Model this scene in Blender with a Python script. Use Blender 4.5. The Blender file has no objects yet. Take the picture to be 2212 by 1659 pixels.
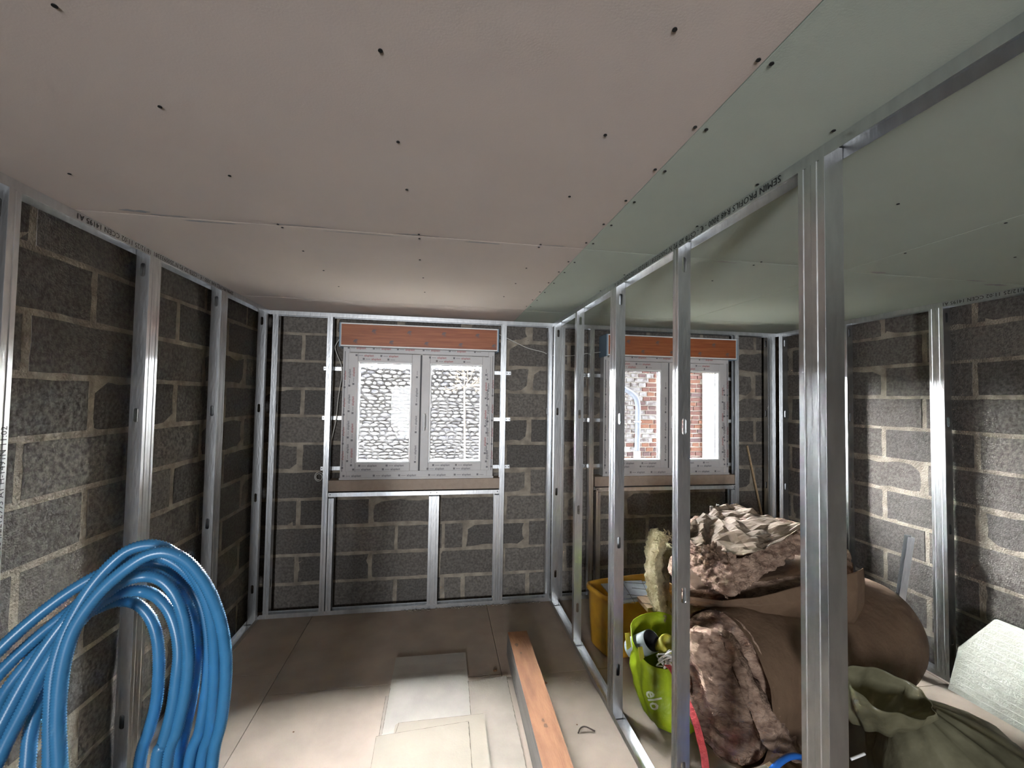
import bpy, bmesh, math, random
from mathutils import Vector, Matrix, noise
C = bpy.context.scene.collection
SC = bpy.context.scene
# ------------------------------------------------------------------ camera
YAW, PITCH, ROLL, FPX = .1653, .0344, .0163, 920.18
CAM = Vector((0, 0, 1.5155))
fwd = Vector((math.sin(YAW)*math.cos(PITCH), math.cos(YAW)*math.cos(PITCH), math.sin(PITCH)))
r0 = Vector((math.cos(YAW), -math.sin(YAW), 0)); u0 = r0.cross(fwd)
rt = math.cos(ROLL)*r0 + math.sin(ROLL)*u0
up = -math.sin(ROLL)*r0 + math.cos(ROLL)*u0
cam = bpy.data.objects.new('camera', bpy.data.cameras.new('camera')); C.objects.link(cam)
cam.matrix_world = Matrix(((rt.x, up.x, -fwd.x, CAM.x), (rt.y, up.y, -fwd.y, CAM.y), (rt.z, up.z, -fwd.z, CAM.z), (0, 0, 0, 1)))
cam.data.sensor_width = 36; cam.data.lens = 36*FPX/2212; cam.data.clip_start = .02; cam.data.clip_end = 100
SC.camera = cam
# ------------------------------------------------------------------ light
SC.view_settings.view_transform = 'Standard'; SC.view_settings.look = 'None'
SC.view_settings.gamma = 1; SC.view_settings.exposure = 2.6; SC.view_settings.use_curve_mapping = False
w = bpy.data.worlds.new('sky'); SC.world = w; w.use_nodes = True
bg = w.node_tree.nodes['Background']; bg.inputs[0].default_value = (.93, .96, 1.0, 1); bg.inputs[1].default_value = 50.0
SC.cycles.max_bounces = 14; SC.cycles.diffuse_bounces = 8; SC.cycles.glossy_bounces = 5; SC.cycles.transparent_max_bounces = 16
SC.cycles.sample_clamp_indirect = 4; SC.cycles.caustics_reflective = False; SC.cycles.caustics_refractive = False
def area(name, loc, target, sx, sy, power, col=(1, 1, 1)):
    d = bpy.data.lights.new(name, 'AREA'); d.shape = 'RECTANGLE'; d.size = sx; d.size_y = sy; d.energy = power; d.color = col
    o = bpy.data.objects.new(name, d); C.objects.link(o); o.location = loc
    o.rotation_euler = (Vector(target)-Vector(loc)).to_track_quat('-Z', 'Y').to_euler(); return o
# unseen fill light added behind the camera to brighten the back wall
lamp = area('rear_fill_light', (-.80, -4.0, 1.15), (.7, 3.2, 1.25), .7, 1.2, 7.5, (.93, .96, 1)); lamp.data.spread = math.radians(75)

# ------------------------------------------------------------------ room numbers
H = 2.10; L = 1.175; B = 3.16; P = .839; R = 2.782; SD = .048
WL, WB, WR, YF = -1.255, 3.27, 2.865, -4.2
def unpro(u, v):
    return (rt*((u-1106)/FPX) - up*((v-829.5)/FPX) + fwd)
def at(u, v, Y):
    d = unpro(u, v); return CAM + d*(Y/d.y)
# ------------------------------------------------------------------ materials
def mat(name, col, rough=.7, metal=0, vary=None, vscale=8, bump=0, bscale=60, detail=6, stretch=(1, 1, 1), spec=None, alpha=None, contrast=(.35, .65), sheen=0):
    m = bpy.data.materials.new(name); m.use_nodes = True; nt = m.node_tree; N = nt.nodes; b = N['Principled BSDF']
    b.inputs['Base Color'].default_value = (*col, 1); b.inputs['Roughness'].default_value = rough; b.inputs['Metallic'].default_value = metal
    if spec is not None: b.inputs['Specular IOR Level'].default_value = spec
    tc = N.new('ShaderNodeTexCoord'); mp = N.new('ShaderNodeMapping'); nt.links.new(tc.outputs['Object'], mp.inputs[0]); mp.inputs['Scale'].default_value = stretch
    if vary is not None:
        n = N.new('ShaderNodeTexNoise'); n.inputs['Scale'].default_value = vscale; n.inputs['Detail'].default_value = detail; nt.links.new(mp.outputs[0], n.inputs['Vector'])
        rmp = N.new('ShaderNodeValToRGB'); rmp.color_ramp.elements[0].position = contrast[0]; rmp.color_ramp.elements[1].position = contrast[1]
        rmp.color_ramp.elements[0].color = (*vary, 1); rmp.color_ramp.elements[1].color = (*col, 1)
        nt.links.new(n.outputs['Fac'], rmp.inputs[0]); nt.links.new(rmp.outputs[0], b.inputs['Base Color'])
    if bump:
        n2 = N.new('ShaderNodeTexNoise'); n2.inputs['Scale'].default_value = bscale; n2.inputs['Detail'].default_value = 5; nt.links.new(mp.outputs[0], n2.inputs['Vector'])
        bp = N.new('ShaderNodeBump'); bp.inputs['Strength'].default_value = bump; bp.inputs['Distance'].default_value = .01
        nt.links.new(n2.outputs['Fac'], bp.inputs['Height']); nt.links.new(bp.outputs[0], b.inputs['Normal'])
    if alpha is not None: b.inputs['Alpha'].default_value = alpha
    return m
M = {}
M['steel'] = mat('galvanised_steel', (.80, .815, .83), .31, 1.0, (.69, .705, .72), 35, .08, 90, stretch=(1, 1, .25))
M['ink'] = mat('black_ink', (.02, .02, .022), .6)
M['block'] = mat('concrete_block', (.175, .158, .142), .95, 0, (.10, .09, .08), 70, .45, 160, 10)
M['block2'] = mat('concrete_block_dark', (.145, .133, .121), .95, 0, (.082, .075, .068), 75, .45, 170, 10)
M['block3'] = mat('concrete_block_light', (.21, .19, .168), .95, 0, (.12, .108, .096), 65, .45, 150, 10)
M['mortar'] = mat('mortar', (.40, .35, .28), .95, 0, (.22, .19, .155), 14, .7, 120, 8)
M['pinkboard'] = mat('plasterboard_buff', (.74, .66, .60), .9, 0, (.715, .635, .575), 3, .05, 250)
M['greenboard'] = mat('plasterboard_green', (.545, .62, .54), .9, 0, (.52, .595, .515), 3, .05, 250)
M['blueink'] = mat('grey_blue_paper_scuff', (.36, .38, .42), .9, 0, (.5, .47, .44), 40)
M['dark'] = mat('dark_screw_metal', (.02, .02, .02), .6, .3)
M['slab'] = mat('concrete_slab', (.2, .19, .18), .95, 0, (.15, .14, .13), 5, .3, 80)
M['floor'] = mat('chipboard_floor_panel', (.40, .325, .262), .85, 0, (.33, .27, .22), 6, .12, 200, 10, contrast=(.3, .62))
M['floorB'] = mat('gypsum_offcut_face', (.42, .385, .335), .85, 0, (.36, .33, .29), 8, .12, 120, 10)
M['floorC'] = mat('gypsum_offcut_face_cream', (.355, .31, .245), .85, 0, (.325, .285, .225), 8, .12, 120, 10)
M['floorW'] = mat('gypsum_offcut_face_dusty', (.37, .32, .265), .85, 0, (.31, .27, .225), 8, .12, 120, 10)
M['gypsum'] = mat('gypsum_core_shaded', (.19, .16, .125), .95, 0, (.10, .085, .065), 60, .5, 200)  # core darkened so the board edges read as shadow lines
M['pvc'] = mat('white_pvc', (.60, .58, .57), .45, 0, (.56, .54, .53), 12, .04, 60)
M['bead'] = mat('white_pvc_bead', (.86, .86, .85), .35)
M['redink'] = mat('red_print', (.38, .09, .08), .6)
M['greyink'] = mat('grey_print', (.12, .11, .12), .6)
M['seal'] = mat('rubber_seal', (.08, .08, .085), .7)
M['sillboard'] = mat('brown_fibreboard', (.42, .335, .27), .9, 0, (.38, .30, .24), 30, .2, 200)
M['oak'] = mat('golden_oak_foil', (0.3744, 0.1224, 0.04464), .5, 0, (0.252, 0.0684, 0.02376), 5, .05, 60, 10, stretch=(1, 1, 16))
M['bluefilm'] = mat('blue_grey_end_cap', (.26, .36, .46), .5)
M['cable'] = mat('grey_white_cable', (.62, .60, .55), .5)
M['conduit'] = mat('blue_conduit', (.04, .185, .37), .33, 0, (.035, .165, .33), 10)
M['bluepipe'] = mat('blue_water_pipe', (.03, .17, .62), .3)
M['beam'] = mat('sawn_timber', (.32, .145, .062), .8, 0, (.20, .085, .035), 9, .2, 60, 10, stretch=(3, .6, 3), contrast=(.28, .6))
M['beamside'] = mat('timber_weathered_side', (.27, .24, .21), .9, 0, (.19, .17, .15), 12, .3, 60, 10, stretch=(1, .2, 6))
M['wood'] = mat('pale_wood', (.62, .45, .28), .8, 0, (.50, .34, .2), 14, .2, 60, 8, stretch=(4, .5, 4))
M['wool'] = mat('brown_mineral_wool', (0.4032, 0.2808, 0.2088), 1, 0, (0.144, 0.0864, 0.06336), 22, 1, 70, 12, stretch=(1, 1, 2.2), contrast=(.3, .62))
M['wool2'] = mat('yellow_beige_mineral_wool', (0.48, 0.408, 0.256), 1, 0, (0.24, 0.2, 0.104), 16, 1, 90, 12)
M['kraft'] = mat('kraft_paper', (0.1598, 0.102, 0.0646), .75, 0, (0.119, 0.0748, 0.0476), 7, .5, 28, 9)
M['kraft2'] = mat('grey_brown_kraft_paper', (.27, .205, .15), .85, 0, (.20, .15, .108), 9, .6, 22, 9)
M['lime'] = mat('lime_bag', (.40, .52, .02), .45, 0, (.29, .40, .01), 9, .5, 30)
M['limeprint'] = mat('bag_white_print', (.72, .78, .55), .5)
M['pipegrey'] = mat('grey_pvc_pipe', (.33, .38, .37), .4, 0, (.27, .32, .31), 10)
M['olive'] = mat('olive_yellow_roll', (.48, .46, .05), .5, 0, (.3, .28, .03), 18)
M['yellow'] = mat('yellow_plastic_tub', (.72, .40, .03), .45, 0, (.55, .27, .02), 9, .1, 30)
M['yellowin'] = mat('brown_stain', (.14, .07, .03), .8)
M['slatetile'] = mat('grey_sheet', (.30, .33, .37), .5, 0, (.24, .27, .31), 30, .2, 60)
M['wire'] = mat('rusty_wire', (.10, .08, .07), .5, .6)
M['red'] = mat('red_webbing', (.55, .06, .06), .6, 0, (.40, .035, .04), 60, .4, 200)
M['eps'] = mat('white_polystyrene', (.50, .51, .44), .8, 0, (.46, .47, .40), 25, .3, 120)
M['epsline'] = mat('polystyrene_grid_line', (.60, .61, .54), .7)
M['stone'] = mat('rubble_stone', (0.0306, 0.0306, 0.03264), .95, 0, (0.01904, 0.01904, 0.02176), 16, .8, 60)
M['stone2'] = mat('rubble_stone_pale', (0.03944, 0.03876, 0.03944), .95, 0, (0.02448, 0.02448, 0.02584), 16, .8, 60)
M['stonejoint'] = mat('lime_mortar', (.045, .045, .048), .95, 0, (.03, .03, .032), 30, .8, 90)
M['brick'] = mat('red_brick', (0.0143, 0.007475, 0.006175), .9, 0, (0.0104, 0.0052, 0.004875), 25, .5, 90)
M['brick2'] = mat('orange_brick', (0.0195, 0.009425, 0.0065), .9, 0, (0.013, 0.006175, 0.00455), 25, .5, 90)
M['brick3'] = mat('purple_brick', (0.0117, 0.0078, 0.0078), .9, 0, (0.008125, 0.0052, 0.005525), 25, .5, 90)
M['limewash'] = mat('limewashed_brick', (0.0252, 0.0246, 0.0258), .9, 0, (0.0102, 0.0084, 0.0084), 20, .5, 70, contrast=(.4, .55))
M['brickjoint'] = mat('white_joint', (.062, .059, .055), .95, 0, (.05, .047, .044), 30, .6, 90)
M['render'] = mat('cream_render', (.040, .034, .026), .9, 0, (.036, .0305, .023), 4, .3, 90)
M['zinc'] = mat('zinc_downpipe', (0.0168, 0.01855, 0.0231), .5, 0, (0.014, 0.01575, 0.0196), 20)
M['terra'] = mat('terracotta_collar', (.050, .038, .026), .8)
M['ground'] = mat('bounce_ground', (.80, .78, .74), 1, 0, (.70, .68, .64), 12, .6, 60)
M['twig'] = mat('bare_twig', (0.04, 0.034, 0.028), .9)
M['white'] = mat('white_plastic', (.8, .8, .8), .5)
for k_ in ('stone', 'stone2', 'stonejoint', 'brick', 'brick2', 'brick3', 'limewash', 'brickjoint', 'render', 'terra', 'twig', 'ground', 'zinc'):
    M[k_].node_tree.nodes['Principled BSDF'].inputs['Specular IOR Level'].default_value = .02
for k_ in ('kraft', 'kraft2', 'wool', 'wool2', 'block', 'block2', 'block3', 'mortar', 'eps'):
    M[k_].node_tree.nodes['Principled BSDF'].inputs['Specular IOR Level'].default_value = .2
# translucent materials
def film(name, col, mixf, rough=.3):
    m = bpy.data.materials.new(name); m.use_nodes = True; nt = m.node_tree; N = nt.nodes; b = N['Principled BSDF']
    b.inputs['Base Color'].default_value = (*col, 1); b.inputs['Roughness'].default_value = rough
    t = N.new('ShaderNodeBsdfTransparent'); t.inputs[0].default_value = (*[min(1, c*1.15+.12) for c in col], 1)
    mx = N.new('ShaderNodeMixShader')
    n = N.new('ShaderNodeTexNoise'); n.inputs['Scale'].default_value = 7; n.inputs['Detail'].default_value = 8
    tc = N.new('ShaderNodeTexCoord'); nt.links.new(tc.outputs['Object'], n.inputs['Vector'])
    mr = N.new('ShaderNodeMapRange'); mr.inputs[1].default_value = .3; mr.inputs[2].default_value = .7; mr.inputs[3].default_value = mixf-.2; mr.inputs[4].default_value = min(1, mixf+.25)
    nt.links.new(n.outputs['Fac'], mr.inputs[0]); nt.links.new(mr.outputs[0], mx.inputs[0])
    nt.links.new(t.outputs[0], mx.inputs[1]); nt.links.new(b.outputs[0], mx.inputs[2]); nt.links.new(mx.outputs[0], N['Material Output'].inputs[0])
    bp = N.new('ShaderNodeBump'); bp.inputs['Strength'].default_value = .6; bp.inputs['Distance'].default_value = .02
    nt.links.new(n.outputs['Fac'], bp.inputs['Height']); nt.links.new(bp.outputs[0], b.inputs['Normal'])
    return m
M['film'] = film('cloudy_plastic_film', (.33, .31, .20), .42)
def glass():
    m = bpy.data.materials.new('window_glass'); m.use_nodes = True; nt = m.node_tree; N = nt.nodes
    N.remove(N['Principled BSDF']); t = N.new('ShaderNodeBsdfTransparent'); t.inputs[0].default_value = (.97, .98, .975, 1)
    g = N.new('ShaderNodeBsdfGlossy'); g.inputs['Roughness'].default_value = .02; g.inputs[0].default_value = (.25, .25, .25, 1); mx = N.new('ShaderNodeMixShader')
    fr = N.new('ShaderNodeFresnel'); fr.inputs[0].default_value = 1.25
    nt.links.new(fr.outputs[0], mx.inputs[0]); nt.links.new(t.outputs[0], mx.inputs[1]); nt.links.new(g.outputs[0], mx.inputs[2]); nt.links.new(mx.outputs[0], N['Material Output'].inputs[0])
    return m
M['glass'] = glass()

# ------------------------------------------------------------------ object helpers
def link(name, me, m=None, parent=None, smooth=False):
    o = bpy.data.objects.new(name, me); C.objects.link(o)
    if m is not None and not me.materials:
        for k in (m if isinstance(m, (list, tuple)) else [m]): me.materials.append(M[k])
    if smooth:
        for p in me.polygons: p.use_smooth = True
    if parent is not None: o.parent = parent
    return o
def ob(name, bm, m=None, parent=None, smooth=False):
    me = bpy.data.meshes.new(name); bmesh.ops.recalc_face_normals(bm, faces=bm.faces) if bm.faces else None
    bm.to_mesh(me); bm.free(); return link(name, me, m, parent, smooth)
def pyd(name, vs, fs, m=None, parent=None, smooth=False):
    me = bpy.data.meshes.new(name); me.from_pydata([tuple(v) for v in vs], [], fs); me.update()
    return link(name, me, m, parent, smooth)
def tag(o, label, cat, group=None):
    o['label'] = label; o['category'] = cat
    if group: o['group'] = group
    return o
def thing(name, label, cat, loc, group=None):
    o = bpy.data.objects.new(name, None); C.objects.link(o); o.location = loc; o.empty_display_size = .05
    return tag(o, label, cat, group)
def keep(ch, par):            # parent a child whose vertices are in world coordinates
    ch.parent = par; ch.matrix_parent_inverse = Matrix.Translation(-Vector(par.location)); return ch
def box(bm, a, b, bev=0):
    r = bmesh.ops.create_cube(bm, size=1); vs = r['verts']
    c = [(a[i]+b[i])/2 for i in range(3)]; s = [abs(b[i]-a[i]) for i in range(3)]
    for v in vs: v.co = Vector((c[i]+v.co[i]*s[i] for i in range(3)))
    if bev:
        es = list({e for v in vs for e in v.link_edges}); bmesh.ops.bevel(bm, geom=es, offset=bev, segments=2, affect='EDGES', profile=.6)
def boxo(name, a, b, m, parent=None, bev=0):
    bm = bmesh.new(); box(bm, a, b, bev); return ob(name, bm, m, parent)
def tube(pts, rad, n=10, closed=False, corr=None, cap=True):
    """tube mesh along points; corr=(pitch, depth) makes corrugations"""
    pts = [Vector(p) for p in pts]
    if closed: pts = pts+[pts[0]]
    # resample with catmull-rom
    def cr(p0, p1, p2, p3, t): return .5*((2*p1)+(-p0+p2)*t+(2*p0-5*p1+4*p2-p3)*t*t+(-p0+3*p1-3*p2+p3)*t*t*t)
    dense = []
    K = len(pts)
    for i in range(K-1):
        p1, p2 = pts[i], pts[i+1]
        p0 = pts[i-1] if i > 0 else (pts[-2] if closed else p1*2-p2)
        p3 = pts[i+2] if i+2 < K else (pts[1] if closed else p2*2-p1)
        for k in range(12): dense.append(cr(p0, p1, p2, p3, k/12))
    dense.append(pts[-1])
    if corr:
        step = corr[0]/2; out = [dense[0]]; acc = 0; 
        for a, b in zip(dense, dense[1:]):
            d = (b-a).length; t = step-acc
            while t <= d and d > 0: out.append(a+(b-a)*(t/d)); t += step
            acc = d-(t-step)
        dense = out
    vs = []; fs = []
    nrm = None; m = len(dense)
    for i, p in enumerate(dense):
        tg = (dense[min(i+1, m-1)]-dense[max(i-1, 0)]).normalized()
        if nrm is None:
            nrm = tg.orthogonal().normalized()
        nrm = (nrm-tg*nrm.dot(tg)).normalized(); bn = tg.cross(nrm)
        rr = rad
        if corr: rr = rad-(corr[1] if i % 2 else 0)
        for k in range(n):
            a = 2*math.pi*k/n; vs.append(p+nrm*math.cos(a)*rr+bn*math.sin(a)*rr)
    for i in range(m-1):
        for k in range(n):
            k2 = (k+1) % n; fs.append((i*n+k, i*n+k2, (i+1)*n+k2, (i+1)*n+k))
    if cap and not closed:
        fs.append(tuple(range(n-1, -1, -1))); fs.append(tuple((m-1)*n+k for k in range(n)))
    return vs, fs
def tubeo(name, pts, rad, m, parent=None, n=10, closed=False, corr=None):
    v, f = tube(pts, rad, n, closed, corr); return pyd(name, v, f, m, parent, True)
_txt = {}
def text_me(s, size, bold=0):
    key = (s, size)
    if key not in _txt:
        cu = bpy.data.curves.new('t', 'FONT'); cu.body = s; cu.size = size; cu.resolution_u = 2; cu.space_character = 1.05; cu.offset = bold
        o = bpy.data.objects.new('t', cu); C.objects.link(o); dg = bpy.context.evaluated_depsgraph_get()
        me = bpy.data.meshes.new_from_object(o.evaluated_get(dg)); bpy.data.objects.remove(o); bpy.data.curves.remove(cu); _txt[key] = me
    return _txt[key]
def text_bm(bm, s, size, O, X, Y, bold=0):
    """stamp flat lettering into bm: origin O, reading direction X, up Y"""
    me = text_me(s, size, bold); O, X, Y = Vector(O), Vector(X), Vector(Y)
    vs = [bm.verts.new(O+X*v.co.x+Y*v.co.y) for v in me.vertices]
    for p in me.polygons:
        try: bm.faces.new([vs[i] for i in p.vertices])
        except ValueError: pass
def recalc_off(name, bm, m, parent):      # flat print: keep as is
    me = bpy.data.meshes.new(name); bm.to_mesh(me); bm.free(); return link(name, me, m, parent)

# ------------------------------------------------------------------ profiles
def profile_strip(pts, z0, z1, o, d, s, vs, fs):
    base = len(vs)
    for (a, b) in pts:
        for z in (z0, z1): vs.append(Vector(o)+Vector(d)*a+Vector(s)*b+Vector((0, 0, z)))
    for i in range(len(pts)-1): fs.append((base+2*i, base+2*i+2, base+2*i+3, base+2*i+1))
SLOTS = (.23, .83, 1.425, 2.012)
def web_slots(o, d, z0, z1, vs, fs, slots, wdt=SD, sw=.018, sh=.056):
    """web at b=0 from a=0..wdt with oblong service holes"""
    o, d = Vector(o), Vector(d)
    def V(a, z): vs.append(o+d*a+Vector((0, 0, z))); return len(vs)-1
    zc = z0
    for s in slots:
        if s-.05 < z0 or s+.05 > z1: continue
        lo, hi = s-.045, s+.045
        fs.append((V(0, zc), V(wdt, zc), V(wdt, lo), V(0, lo)))
        n = 12; inner = []; outer = []
        for k in range(n):
            t = 2*math.pi*k/n+math.pi/n; cx, cz = math.cos(t), math.sin(t)
            r = sw/2; inner.append((wdt/2+cx*r, s+cz*r+(sh/2-r)*(1 if cz > 0 else -1)))
            q = max(abs(cx), abs(cz)); outer.append((wdt/2+cx/q*wdt/2, s+cz/q*.045))
        I = [V(*p) for p in inner]; Oo = [V(*p) for p in outer]
        for k in range(n):
            k2 = (k+1) % n; fs.append((Oo[k], Oo[k2], I[k2], I[k]))
        zc = hi
    fs.append((V(0, zc), V(wdt, zc), V(wdt, z1), V(0, z1)))
def solid(o, t=.0009, off=0):
    md = o.modifiers.new('thickness', 'SOLIDIFY'); md.thickness = t; md.offset = off; return o
def stud_mesh(o, d, s, z0, z1, slots=SLOTS, fl=.035):
    """C-section stud: o = corner of web and visible flange, d = depth direction, s = flange direction"""
    vs, fs = [], []
    g = .0018
    front = [(.006, fl), (0, fl), (0, fl*.62), (g, fl*.57), (g, fl*.43), (0, fl*.38), (0, .0)]
    profile_strip(front, z0, z1, o, d, s, vs, fs)
    web_slots(o, d, z0, z1, vs, fs, slots)
    profile_strip([(SD, 0), (SD, fl*.38), (SD-g, fl*.43), (SD-g, fl*.57), (SD, fl*.62), (SD, fl), (SD-.006, fl)], z0, z1, o, d, s, vs, fs)
    return vs, fs
def stud(name, o, d, s, z0, z1, label, group, slots=SLOTS, parent=None):
    loc = Vector((o[0], o[1], z0)); vs, fs = stud_mesh((o[0], o[1], 0), d, s, z0, z1, slots)
    if parent: 
        ch = solid(pyd(name, [v-parent.location for v in vs], fs, 'steel')); ch.parent = parent; return ch
    ch = pyd(name, [v-loc for v in vs], fs, 'steel'); ch.location = loc; solid(ch); return tag(ch, label, 'stud', group)
def twin(o, d, s, z0, z1, label, group, slots=SLOTS):
    """two studs boxed mouth to mouth; o = point on the shared line at the visible face"""
    t = thing('doubled_stud', label, 'stud', (o[0], o[1], z0), group)
    s = Vector(s); e = .0006
    e = .0356
    stud('stud', Vector((o[0], o[1], 0))-s*e, d, s, z0, z1, None, None, slots, t)
    stud('stud', Vector((o[0], o[1], 0))+s*e, d, -s, z0, z1, None, None, slots, t)
    return t
def track(name, a, b, side, z, h, label, group=None):
    """U-track from a to b (visible edge line), side = direction of its 50 mm width, z of web, h flange (negative hangs)"""
    a, b, side = Vector((a[0], a[1], z)), Vector((b[0], b[1], z)), Vector(side); dz = Vector((0, 0, h)); W = SD+.002
    base = [a, b]; vs = []; fs = []
    for p in (a, b):
        for q in (p+dz, p, p+side*W, p+side*W+dz): vs.append(q-a)
    for i in range(3): fs.append((i, i+1, i+5, i+4))
    o = pyd(name, vs, fs, 'steel'); o.location = a; solid(o, .0009, 0); return tag(o, label, 'track', group)
XP, XN, YP, YN = (1, 0, 0), (-1, 0, 0), (0, 1, 0), (0, -1, 0)
TXT = "SEMIN PROFILS R48 3000 - \u20ac - CSTB 2D P2 N\u00b02500933381 18/12/25 11:02 CCEN 14195 A1"
# ================================================================== STRUCTURE
def structure(name, bm, m):
    o = ob(name, bm, m); o['kind'] = 'structure'; return o
Z0, ZP = .182, .1974
def add_blocks(wall, org, U, N, u0, u1, je, jo, holes=(), seed=1, extra=()):
    rnd = random.Random(seed); org, U, N = Vector(org), Vector(U), Vector(N); ZV = Vector((0, 0, 1)); pitch = .4935
    for r in range(-1, 10):
        zb, zt = Z0+ZP*r, Z0+ZP*(r+1); zb = max(zb, -.012); zt = min(zt, 2.115)
        j = (je if r % 2 == 0 else jo); k0 = math.floor((u0-j)/pitch)
        edges = [j+pitch*k+rnd.uniform(-.008, .008) for k in range(k0, k0+int((u1-u0)/pitch)+3)]
        edges += [e for rr, e in extra if rr == r]; edges.sort()
        iv = [(max(a, u0), min(b, u1)) for a, b in zip(edges, edges[1:])]
        for (ha, hb, hz0, hz1) in holes:
            if min(zt, hz1)-max(zb, hz0) > .07:
                nv = []
                for a, b in iv:
                    if b <= ha or a >= hb: nv.append((a, b)); continue
                    if a < ha: nv.append((a, ha))
                    if b > hb: nv.append((hb, b))
                iv = nv
        for a, b in iv:
            if b-a < .05: continue
            g = rnd.uniform(.008, .013); g2 = rnd.uniform(.007, .012)
            nu = max(3, round((b-a)/.07)); nv_ = 4; pr = rnd.uniform(.002, .006)
            vs = []; fs = []
            W_, H_ = b-a-2*g, zt-zb-2*g2
            sd = rnd.random()*50
            for lay in range(2):
                for iz in range(nv_+1):
                    for iu in range(nu+1):
                        uu = a+g+W_*iu/nu; zz = zb+g2+H_*iz/nv_
                        e = noise.noise(Vector((uu*17, zz*17, sd)))*.008
                        if iu == 0: uu += abs(e)+.002
                        if iu == nu: uu -= abs(e)+.002
                        if iz == 0: zz += abs(e)
                        if iz == nv_: zz -= abs(e)
                        edge = iu in (0, nu) or iz in (0, nv_)
                        dep = pr-(.003 if edge else 0)+noise.noise(Vector((uu*9, zz*9, sd+9)))*.0015
                        if lay: dep = -.008
                        if lay and edge: uu += (.004 if iu == nu else -.004 if iu == 0 else 0); zz += (.004 if iz == nv_ else -.004 if iz == 0 else 0)
                        vs.append(org+U*uu+ZV*zz+N*dep)
            n1 = nu+1; 
            idx = lambda l, iz, iu: l*(nv_+1)*n1+iz*n1+iu
            for iz in range(nv_):
                for iu in range(nu): fs.append((idx(0, iz, iu), idx(0, iz, iu+1), idx(0, iz+1, iu+1), idx(0, iz+1, iu)))
            for iu in range(nu):
                fs.append((idx(1, 0, iu), idx(1, 0, iu+1), idx(0, 0, iu+1), idx(0, 0, iu)))
                fs.append((idx(0, nv_, iu), idx(0, nv_, iu+1), idx(1, nv_, iu+1), idx(1, nv_, iu)))
            for iz in range(nv_):
                fs.append((idx(1, iz, 0), idx(0, iz, 0), idx(0, iz+1, 0), idx(1, iz+1, 0)))
                fs.append((idx(0, iz, nu), idx(1, iz, nu), idx(1, iz+1, nu), idx(0, iz+1, nu)))
            bmx = bmesh.new(); bv = [bmx.verts.new(v) for v in vs]
            for f in fs: bmx.faces.new([bv[i] for i in f])
            loose = [v for v in bmx.verts if not v.link_faces]; bmesh.ops.delete(bmx, geom=loose, context='VERTS')
            ob('block', bmx, rnd.choice(['block', 'block', 'block2', 'block3']), wall)
# --- back wall with two openings
DX = 1.955
H1 = (-.645, .350, .985, 1.84); H2 = (H1[0]+DX, H1[1]+DX, H1[2], H1[3])
bm = bmesh.new(); y0, y1 = WB, WB+.20
for a, b in (((WL-.2, y0, -.15), (H1[0], y1, 2.3)), ((H1[1], y0, -.15), (H2[0], y1, 2.3)), ((H2[1], y0, -.15), (WR+.2, y1, 2.3)),
             ((H1[0], y0, -.15), (H1[1], y1, H1[2])), ((H1[0], y0, H1[3]), (H1[1], y1, 2.3)), ((H2[0], y0, -.15), (H2[1], y1, H1[2])), ((H2[0], y0, H1[3]), (H2[1], y1, 2.3))):
    box(bm, a, b)
wall_back = structure('wall_back', bm, 'mortar')
add_blocks(wall_back, (0, WB, 0), XP, YN, WL+.01, WR-.01, -.98, -.30, (H1, H2), 3, ((1, .04), (-1, .04)))
bm = bmesh.new(); box(bm, (WL-.2, YF, -.15), (WL, WB, 2.3)); wall_left = structure('wall_left', bm, 'mortar')
add_blocks(wall_left, (WL, 0, 0), YP, XP, .55, WB-.01, 1.78, 2.02, (), 5)
bm = bmesh.new(); box(bm, (WR, YF, -.15), (WR+.2, WB, 2.3)); wall_right = structure('wall_right', bm, 'mortar')
add_blocks(wall_right, (WR, 0, 0), YP, XN, .35, WB-.01, 1.62, 1.86, (), 7)
bm = bmesh.new(); box(bm, (WL-.2, YF-.2, -.15), (WR+.2, YF, 2.3)); structure('wall_front', bm, 'slab')
# --- floor
bm = bmesh.new(); box(bm, (WL, YF, -.15), (WR, WB, -.022)); floor = structure('floor', bm, 'slab')
g = .0014
for x0, x1, ys in ((WL+.006, -.836, (YF+.01, -.1, 1.25, 2.55, WB-.008)), (-.836, .364, (YF+.01, -.03, 1.17, 2.37, WB-.008)), (.364, 1.564, (YF+.01, -.05, 1.15, 2.34, WB-.008)), (1.564, 2.764, (YF+.01, .75, 1.95, 3.12, WB-.008)), (2.764, WR-.006, (YF+.01, 1.2, WB-.008))):
    for ya, yb in zip(ys, ys[1:]): boxo('floor_panel', (x0+g, ya+g, -.022), (x1-g, yb-g, 0), 'floor', floor, .001)
# --- ceiling
bm = bmesh.new(); box(bm, (WL-.2, YF-.2, H+.0135), (WR+.2, WB+.2, H+.2)); ceiling = structure('ceiling', bm, 'slab')
boards = []
def cboard(x0, x1, ya, yb, m):
    bm = bmesh.new(); gg = .0019; t = .0009
    # tapered edges: centre flat, 30 mm margin rising a little
    xs = [x0+gg, x0+.04, x1-.04, x1-gg]; ys = [ya+gg, ya+.04, yb-.04, yb-gg]
    vv = [[bm.verts.new((x, y, H+(t if (i in (0, 3) or j in (0, 3)) else 0))) for j, y in enumerate(ys)] for i, x in enumerate(xs)]
    for i in range(3):
        for j in range(3): bm.faces.new((vv[i][j], vv[i][j+1], vv[i+1][j+1], vv[i+1][j]))
    r = bmesh.ops.extrude_face_region(bm, geom=bm.faces[:]); 
    for v in [e for e in r['geom'] if isinstance(e, bmesh.types.BMVert)]: v.co.z = H+.0125
    o = ob('plasterboard', bm, m, ceiling); boards.append((x0, x1, ya, yb, o)); return o
JX, JY = .536, 1.568
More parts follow.
